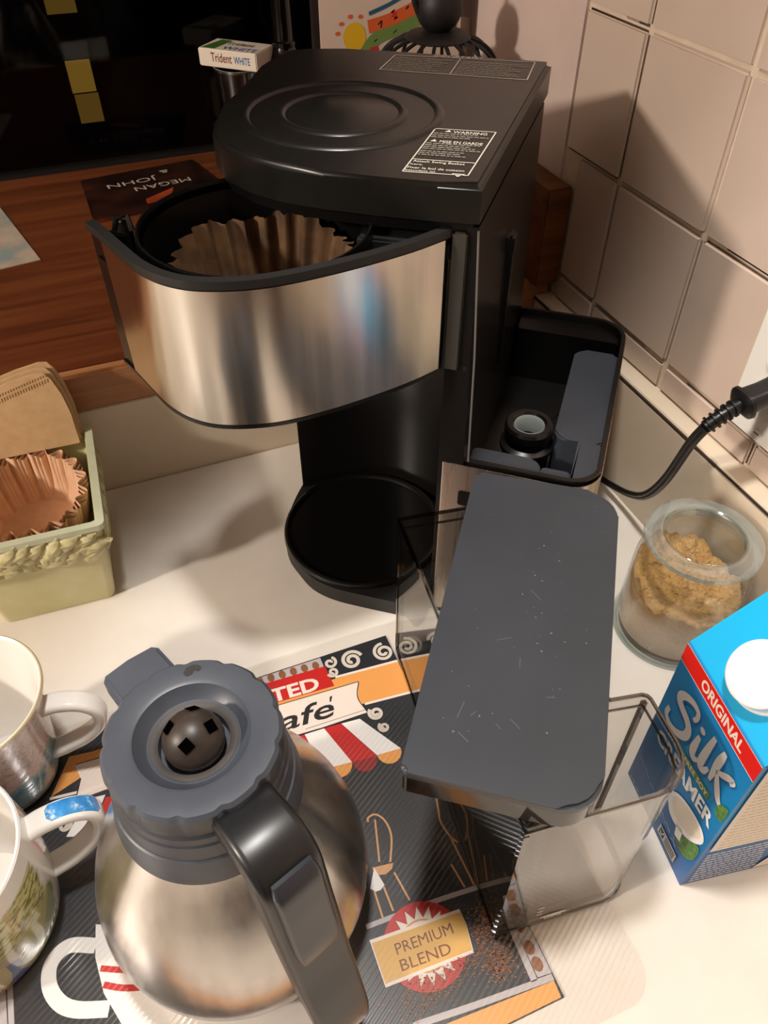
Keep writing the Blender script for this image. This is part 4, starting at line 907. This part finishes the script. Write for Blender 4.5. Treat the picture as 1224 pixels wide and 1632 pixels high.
cink('dairy_free_lettering', 'c_cream', text=[shift(fit_text('DAIRY-FREE SOY', 0, .0470, .0042, .015), -.0650, .0880, .115)])
cink('creamer_lettering', 'c_white', text=[shift(fit_text('CREAMER', 0, .0680, .0130, .03), -.0725, .0695, .12)])
ring_pts = [(.0408, .0439), (.0425, .0521), (.0358, .0620), (.0228, .0680), (.0100, .0690), (.0036, .0640), (.0045, .0560), (.0124, .0450), (.0242, .0374), (.0341, .0371)]
cup_s = [(v.x, v.y) for v in spline([(*p, 0) for p in fp(ring_pts+[ring_pts[0]])], 4)][:-1]
def smooth_poly(L): return [(v.x, v.y) for v in spline([(*p, 0) for p in L+[L[0]]], 5)][:-1]
cink('leaf_print', 'c_leaf', [smooth_poly(fp([(.0250, .0300), (.0160, .0420), (.0060, .0520), (.0020, .0500), (.0030, .0350), (.0120, .0250)])), smooth_poly(fp([(.0095, .0960), (.0085, .1040), (.0050, .1090), (.0012, .1095), (.0010, .0985), (.0040, .0935)]))])
cink('cup_print', 'c_white', [cup_s, fp([(.0260, .0400), (.0230, .0290), (.0170, .0310), (.0190, .0430)])])
cx_ = sum(p[0] for p in cup_s)/len(cup_s); cy_ = sum(p[1] for p in cup_s)/len(cup_s)
cink('cup_liquid', 'c_cream', [[(cx_+(x-cx_)*.80+.0005, cy_+(y-cy_)*.74+.0018) for x, y in cup_s]])
cink('wave_lines', 'c_silver', ribbons=[(fp([(.0780-.009*i, .0330-.002*i+.004*(i % 2)), (.0750-.009*i, .0345-.002*i), (.0715-.009*i, .0325-.002*i)]), .0005) for i in range(7)]+[(fp([(.047-.006*i, .022+.001*i), (.0445-.006*i, .0212+.001*i)]), .0005) for i in range(5)])
cink('seal_print', 'c_silver', [fp([(.0360, .0065), (.0130, .0065), (.0130, .0165), (.0360, .0165)])])
cink('seal_marks', 'dark_ink', [fp([(.0345, .0080), (.0285, .0080), (.0285, .0150), (.0345, .0150)])]+[fp([(.0270, .0080+.0026*i), (.0145, .0080+.0026*i), (.0145, .0094+.0026*i), (.0270, .0094+.0026*i)]) for i in range(3)])
cink('seal_tick', 'c_silver', ribbons=[(fp([(.0335, .0120), (.0318, .0095), (.0290, .0145)]), .0012)])
cink('size_lettering', 'c_white', text=[shift(fit_text('32 FL OZ (1 QT)', 0, .0260, .0016, .01), -.0790, .0040)])
# side face with panels of small print
SF = frame((0, -.0002, 0), (1, 0, 0), (0, 0, 1))
cink('side_panel', 'c_cream', [[(.0040, .0550), (CD, .0550), (CD, .1645), (.0040, .1645)], [(.052, .004), (CD, .004), (CD, .042), (.070, .042)]], fr=SF)
def rows(x0, x1, ys, h, seed):
    q = []; r_ = random.Random(seed)
    for y in ys:
        x = x0
        while x < x1-.002:
            L = r_.uniform(.002, .006); q.append([(x, y), (min(x+L, x1), y), (min(x+L, x1), y+h), (x, y+h)]); x += L+.0008
    return q
cink('side_small_print', 'beige', rows(.008, CD-.004, [.058+.0046*i for i in range(22)], .0012, 2), fr=SF, join=True)
cink('side_white_print', 'c_silver', rows(.004, .052, [.006+.0042*i for i in range(11)], .0016, 9), fr=SF, join=True)
# screw cap on the sloping panel
sl_ = Vector((CD/2, 0, GH)).normalized(); nrm = Vector((-sl_.z, 0, sl_.x)); cpos = Vector((CD*.235, CW*.47, CH+GH*.47))
cap = mesh_obj('cap', lathe_bm([(.0205, 0), (.0205, .002), (.0190, .0035), (.0190, .0115), (.0182, .0128), (.0165, .0134), (0, .0136)], 60, rfun=lambda a, r_, z: r_+(.00025*math.cos(60*a) if .003 < z < .012 else 0)), 'white_plastic', cr, 35)
cap.matrix_local = frame(cpos, Vector((0, 1, 0)).cross(nrm), (0, 1, 0)) if False else frame(cpos, sl_, (0, 1, 0))

# ================================================================== THINGS ON THE SILL
SZ = SILL_Z+.0002
# dark wedding card
cd = thing('photo_card', (0, 0, SZ), 'dark photo card with white lettering lying upside down on the wooden sill', 'card')
cp = [(.0151, 1.1124), (.1672, 1.1310), (.1960, .9990), (.0157, .9732)]
M['card'] = noisy('dark_photo', [(.3, '120b08'), (.5, '2c1711'), (.62, '3c2018'), (.75, '6e2a18')], 16, .35)
mesh_obj('card_sheet', prism_bm(cp, 0, .0012), 'card', cd)
ct_ = None
for s_, x, y, w_, h in (('MEGAN', .150, 1.058, .074, .013), ('&', .128, 1.098, .012, .010), ('JOHN', .110, 1.078, .066, .013)):
    ct_ = merge(ct_, fit_text(s_, 0, w_, h), frame((x, y+h, .0013), (-1, -.12, 0), (.12, -1, 0)))
mesh_obj('card_lettering', ct_, 'print_white', cd)
M['orange_streak'] = noisy('photo_glow', [(.3, '8a3218'), (.7, 'b5532c')], 40, .35)
mesh_obj('photo_sunset', flat_bm([(.085, 1.020), (.125, 1.045), (.115, 1.012), (.085, 1.005)], .0013), 'orange_streak', cd)
M['bluecard'] = noisy('cloud_card', [(.38, '8fa0a0'), (.5, 'b5a898'), (.65, 'c3b5a4')], 22, .6)
pc = mesh_obj('cloud_card', prism_bm([(-.0872, 1.0640), (-.0518, .9018), (-.160, .885), (-.195, 1.048)], 0, .0008), 'bluecard'); pc.location.z = SZ
tag(pc, 'pale blue and cream patterned card lying on the wooden sill at far left', 'card')
# tumbler and gum pack
tg = thing('drinking_glass', (.2430, 1.0980, SZ), 'clear tapered drinking glass on the sill with gum pack on top', 'glass')
mesh_obj('glass_wall', lathe_bm([(0, 0), (.026, 0), (.0275, .002), (.0330, .085), (.0345, .1190), (.0335, .1190), (.0315, .085), (.0260, .010), (0, .009)], 40), 'glass', tg, 30)
mesh_obj('glass_rim', lathe_bm([(.0333, .117), (.0347, .117), (.0349, .1196), (.0334, .1196)], 40, closed=True), 'glass_edge', tg, 40)
mesh_obj('wrapper', prism_bm([(-.014, -.018), (.016, -.014), (.018, .012), (-.010, .016)], .0150, .0700, .003), 'beige', tg)
gm = thing('gum_pack', (.1945, 1.1130, SZ+.1200), 'white gum pack lying on the drinking glass', 'gum pack', R(-44))
mesh_obj('box', box_bm(0, .0830, 0, .0480, 0, .0200, .0012, 2), 'c_cream', gm, 40)
GF = frame((0, -.0002, 0), (1, 0, 0), (0, 0, 1))
o = mesh_obj('brand_lettering', fit_text('Trident', .0180, .0480, .0100, .012), 'maroon', gm); o.matrix_local = frame((0, -.0002, .0065), (1, 0, 0), (0, 0, 1))
o = mesh_obj('white_lettering', fit_text('WHITE', .0510, .0740, .0080, .012), 'c_deep', gm); o.matrix_local = frame((0, -.0002, .0065), (1, 0, 0), (0, 0, 1))
o = mesh_obj('top_lettering', fit_text('WHITE', .0300, .0790, .0120, .012), 'c_deep', gm); o.matrix_local = frame((0, .006, .0202), (1, 0, 0), (0, 1, 0))
o = mesh_obj('top_brand_lettering', fit_text('Trident', .0250, .0650, .0110, .012), 'dark_ink', gm); o.matrix_local = frame((0, .026, .0202), (1, 0, 0), (0, 1, 0))
o = mesh_obj('top_green_print', flat_bm([(.003, .004), (.022, .004), (.026, .044), (.010, .044)], .02015), 'c_green', gm)
# dark bottle
bo_ = thing('dark_bottle', (.3000, 1.0900, SZ), 'tall dark glass bottle on the sill behind coffee maker', 'bottle')
M['bottle'] = mat('dark_bottle_glass', '0a0806', .08, spec=.6)
mesh_obj('bottle_body', lathe_bm([(0, 0), (.030, 0), (.032, .003), (.032, .105), (.029, .118), (.018, .130), (.0125, .140), (.0115, .200), (.0118, .205), (.0118, .215), (0, .215)], 40), 'bottle', bo_, 30)
mesh_obj('neck_ring', lathe_bm([(.0115, .136), (.0150, .138), (.0150, .143), (.0118, .145)], 32), 'bottle', bo_, 40)
mesh_obj('bottle_cap', lathe_bm([(.0125, .205), (.0130, .206), (.0130, .230), (.0120, .232), (0, .232)], 32), 'bottle', bo_, 30)
sn = mesh_obj('paper_scrap', box_bm(-.012, .012, -.0008, .0008, 0, .112), 'beige'); sn.location = (.352, 1.085, SZ); sn.rotation_euler = (0, .05, R(-14)); tag(sn, 'small beige paper tag standing on the sill beside the bottle', 'paper')
# child's drawing on a board
dr = thing('framed_drawing', (.2760, .8600, SZ), "colourful child's painting with yellow sun leaning on the sill behind wire cage", 'painting')
M['board_edge'] = mat('board_edge', '1c100a', .6); M['paper'] = mat('drawing_paper', 'd8c3b4', .7)
for n_, c_ in dict(p_yellow='e3b51e', p_green='6f8f4a', p_orange='d9622c', p_teal='1f5a78', p_red='c4342c', p_black='211d1b').items(): M[n_] = mat('paint_'+n_[2:], c_, .6)
mesh_obj('board', box_bm(-.006, .158, .0008, .012, 0, .290, .001), 'board_edge', dr)
mesh_obj('paper_sheet', box_bm(0, .158, 0, .0009, .001, .289), 'paper', dr)
DF = frame((0, -.0003, 0), (1, 0, 0), (0, 0, 1)); ZD = [0]
def dink(name, m, polys=(), ribbons=()):
    for q in [flat_bm(p, ZD[0]) for p in polys]+[ribbon_bm(pts, w_, ZD[0]) for pts, w_ in ribbons]:
        o = mesh_obj(name, q, m, dr); o.matrix_local = DF
    ZD[0] += .00005; return o
dink('sun', 'p_yellow', [[(.0370+.0125*math.cos(t), .196+.0125*math.sin(t)*1.05) for t in [i*math.pi/10 for i in range(20)]]])
dink('sun_rays', 'p_orange', [[(.0370+.019*math.cos(a)+.003*math.cos(t), .196+.019*math.sin(a)+.002*math.sin(t)) for t in [i*math.pi/3 for i in range(6)]] for a in (1.2, 1.8, 2.4, 2.9)])
dink('green_hill', 'p_green', ribbons=[([(.045, .176), (.060, .192), (.085, .200), (.115, .208)], .013)])
dink('orange_hill', 'p_orange', ribbons=[([(.052, .204), (.075, .208), (.095, .214), (.118, .222)], .012)])
dink('teal_line', 'p_teal', ribbons=[([(.053, .2155), (.075, .222), (.095, .230), (.120, .240), (.150, .262)], .0035), ([(.151, .180), (.150, .215), (.1505, .285)], .005)])
dink('red_flower', 'p_red', [[(.081+(.005 if i % 2 else .002)*math.cos(i*math.pi/6), .2125+(.005 if i % 2 else .002)*math.sin(i*math.pi/6)) for i in range(12)], [(.052, .180), (.064, .182), (.062, .186), (.054, .185)]])
dink('brush_marks', 'p_black', ribbons=[([(.063, .205), (.067, .208), (.066, .202)], .0014), ([(.094, .2165), (.097, .219)], .0018), ([(.107, .222), (.110, .219), (.117, .224)], .0014), ([(.058, .190), (.062, .192)], .001), ([(.080, .196), (.084, .199)], .001), ([(.096, .185), (.104, .189), (.110, .184)], .0012)])
# envelope behind
en = mesh_obj('envelope', box_bm(-.035, .035, -.0006, .0006, 0, .200), 'paper'); en.location = (.4180, .8820, SZ); en.rotation_euler = (R(-3), R(6), R(-10)); tag(en, 'cream envelope standing between the painting and wall', 'envelope')
# wire cloche with round finial
wc = thing('wire_cloche', (.3660, .7720, SZ), 'black wire dome cage with a ball finial on the sill', 'wire cage')
M['iron'] = mat('black_iron', '141110', .55)
for k in range(18):
    a = 2*math.pi*k/18; pr_ = [(.012, .212), (.030, .2095), (.046, .203), (.058, .190), (.0655, .168), (.068, .130), (.068, .002)]
    w0 = tube_bm(spline([(r_*math.cos(a), r_*math.sin(a), z) for r_, z in pr_], 4), .0019, 6)
    mesh_obj('wire', w0, 'iron', wc, 60)
for z, r_ in ((.003, .068), (.130, .0682)):
    mesh_obj('hoop', tube_bm([(r_*math.cos(2*math.pi*i/40), r_*math.sin(2*math.pi*i/40), z) for i in range(40)], .0022, 6, closed=True), 'iron', wc, 60)
mesh_obj('crown_plate', lathe_bm([(0, .2160), (.014, .2160), (.028, .2140), (.032, .2105), (.028, .2085), (0, .2080)], 36), 'iron', wc, 40)
mesh_obj('ball_finial', lathe_bm([(.006, .214)]+[(.0225*math.sin(R(a)), .2360-.0225*math.cos(R(a))) for a in range(20, 180, 12)]+[(0, .2585)], 32), 'iron', wc, 50)
mesh_obj('finial_hook', tube_bm(spline([(-.021, 0, .232), (-.026, 0, .245), (-.024, 0, .262), (-.012, 0, .270)], 5), .0028, 8), 'iron', wc, 50)
